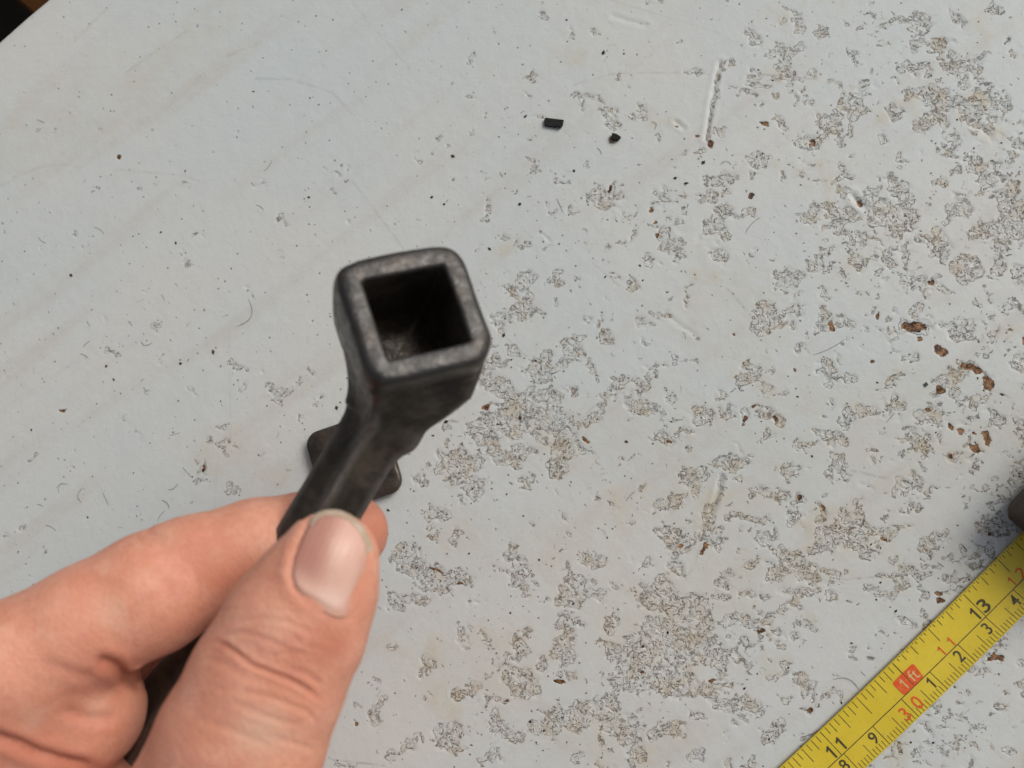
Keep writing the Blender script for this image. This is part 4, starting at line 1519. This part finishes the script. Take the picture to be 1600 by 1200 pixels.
cf, *_ = np.linalg.lstsq(feat(smp[:, 0], smp[:, 1]), smp[:, 2], rcond=None)
nvs, natt, nlun, nble, nshd, nacr = [], [], [], [], [], []
tipl = np.array(TIP, float)
for r_i in range(NR + 1):
    r_ = r_i / NR
    for p in (op if r_i else op[:1]):
        x_, y_ = cenp + (p - cenp) * r_
        Zs = float(feat(np.array(x_), np.array(y_)) @ cf)
        a = ((x_ - cenp[0]) * ax_[0] + (y_ - cenp[1]) * ax_[1]) / 80
        dN, tN = seg_dist(np.array([x_]), np.array([y_]), NAIL)
        left_ = float(1 - sstep(.30, .52, tN)[0])
        soft = 5 + 14 * (1 - left_)
        free_ = a > .62
        rise = .016 - (.0 if free_ else .050) * float(1 - sstep(0, soft, dN)[0])
        nble.append(0.0 if free_ else float((1 - sstep(2, 16, dN)[0]) * (1 - left_)))
        b = ((x_ - cenp[0]) * ay_[0] + (y_ - cenp[1]) * ay_[1]) / 60
        nacr.append(float(b))
        nshd.append(float((1 - sstep(-.55, .05, b + .12 * a)) * sstep(-.75, -.2, a)))
        nvs.append(q(x_, y_, Zs - rise))
        dt, _t = seg_dist(np.array([x_]), np.array([y_]), [tuple(t_) for t_ in TIP])
        natt.append(float(1 - sstep(7, 13, dt)[0]))
        nlun.append(float(np.exp(-(((x_ - 512) / 30) ** 2 + ((y_ - 940) / 22) ** 2) ** 1.3)))
no = len(op)
nf = []
for i in range(no):
    nf.append((0, 1 + i, 1 + (i + 1) % no))
    for r_i in range(NR - 1):
        o_ = 1 + r_i * no
        nf.append((o_ + i, o_ + no + i, o_ + no + (i + 1) % no, o_ + (i + 1) % no))
top_n = len(nvs)
o_ = 1 + (NR - 1) * no
for i in range(no):                                     # a lip that turns down under the edge
    p_ = nvs[o_ + i]
    c_in = nvs[0]
    nvs.append(p_ + (p_ / np.linalg.norm(p_)) * .05 + (c_in - p_) * .02)
    natt.append(natt[o_ + i])
    nlun.append(0)
    nble.append(nble[o_ + i])
    nshd.append(nshd[o_ + i])
    nacr.append(nacr[o_ + i])
for i in range(no):
    nf.append((o_ + i, top_n + i, top_n + (i + 1) % no, o_ + (i + 1) % no))
m = NT('nail')
co = m.coord(100)
fr, lu = m.attr('free'), m.attr('lunula')
nc = m.mix(m.ramp(m.noise(co, 1.8, 3), .35, .65), (.62, .36, .28), (.68, .42, .34))
nc = m.mix(m.math('MULTIPLY', m.attr('left_shade'), .75), nc, (.44, .185, .145))  # darker left strip: edge of the sky sheen painted into the nail colour
nc = m.mix(m.math('MULTIPLY', lu, .6), nc, (.74, .54, .46))
fe = m.mix(m.ramp(m.noise(co, 3.2, 3), .4, .62), (.46, .35, .25), (.56, .46, .38))
nc = m.mix(m.attr('blend'), nc, (.64, .34, .245))
nc = m.mix(m.ramp(fr, .35, .75), nc, fe)
nc = m.mix(m.ramp(m.math('ABSOLUTE', m.math('SUBTRACT', fr, .42)), .0, .25, .6, 0), nc, (.20, .11, .075))
ac = m.attr('across')
rid = m.math('ADD', m.math('SINE', m.math('MULTIPLY', ac, 38.)), m.math('SINE', m.math('MULTIPLY', ac, 61.7)))
rid = m.math('ADD', m.math('MULTIPLY', rid, .25), m.noise(co, 7, 3))
M_nail = m.out(nc, .40, m.bump(rid, .22, .0002), 0, .5)
m.b.inputs['Subsurface Weight'].default_value = .2
m.b.inputs['Subsurface Radius'].default_value = (1.0, .4, .3)
m.b.inputs['Subsurface Scale'].default_value = .0015
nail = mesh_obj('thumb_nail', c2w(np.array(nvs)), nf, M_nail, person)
add_attr(nail.data, 'free', natt)
add_attr(nail.data, 'lunula', nlun)
add_attr(nail.data, 'blend', nble)
add_attr(nail.data, 'left_shade', nshd)
add_attr(nail.data, 'across', nacr)
bm = bmesh.new()
bm.from_mesh(nail.data)
bmesh.ops.recalc_face_normals(bm, faces=bm.faces)
bm.faces.ensure_lookup_table()
if bm.faces[0].normal.z < 0:
    bmesh.ops.reverse_faces(bm, faces=bm.faces)
bm.to_mesh(nail.data)
bm.free()

# dark tube along the arm, added out of frame to block lower-left light
m = NT('blocker_cloth')
co = m.coord(100)
wv_ = m.noise(m.coord(sc=(900, 160, 160)), 1.0, 3)
M_blocker = m.out(m.mix(wv_, (.012, .013, .018), (.028, .030, .040)), .9, m.bump(m.noise(co, .5, 4, .6), .8, .006))
AX = [((-300, 2080), 16.9, 3.6), ((-345, 2160), 16.6, 4.1), ((-420, 2300), 15.9, 4.5), ((-560, 2560), 14.6, 5.0), ((-800, 3000), 12.8, 5.6), ((-1300, 3900), 10.8, 6.2), ((-2300, 5600), 8.6, 6.8)]
cc = [c2w(q(a[0], a[1], Z))[0] for a, Z, r in AX]
sl_v, sl_f = [], []
NS = 36
for i, (C_, (_, _, r)) in enumerate(zip(cc, AX)):
    t_ = nz(cc[min(i + 1, len(cc) - 1)] - cc[max(i - 1, 0)])
    a_ = nz(np.cross(t_, Zt))
    b_ = np.cross(a_, t_)
    for j in range(NS):
        th = 2 * math.pi * j / NS
        rr_ = r * (1 + .10 * (vnoise(np.array([j * .5 + 3]), np.array([i * .9 + 2]), 120)[0] - .5))
        sl_v.append(C_ + a_ * rr_ * math.cos(th) + b_ * rr_ * math.sin(th))
for i in range(len(AX) - 1):
    sl_f += [(i * NS + j, i * NS + (j + 1) % NS, (i + 1) * NS + (j + 1) % NS, (i + 1) * NS + j) for j in range(NS)]
sl_f.append(tuple(range((len(AX) - 1) * NS, len(AX) * NS)))
blocker_sleeve = mesh_obj('blocker_sleeve', sl_v, sl_f, M_blocker, person)
sol = blocker_sleeve.modifiers.new('cloth', 'SOLIDIFY')
sol.thickness = .002
sol.offset = -1
sb = blocker_sleeve.modifiers.new('smooth', 'SUBSURF')
sb.levels = sb.render_levels = 1
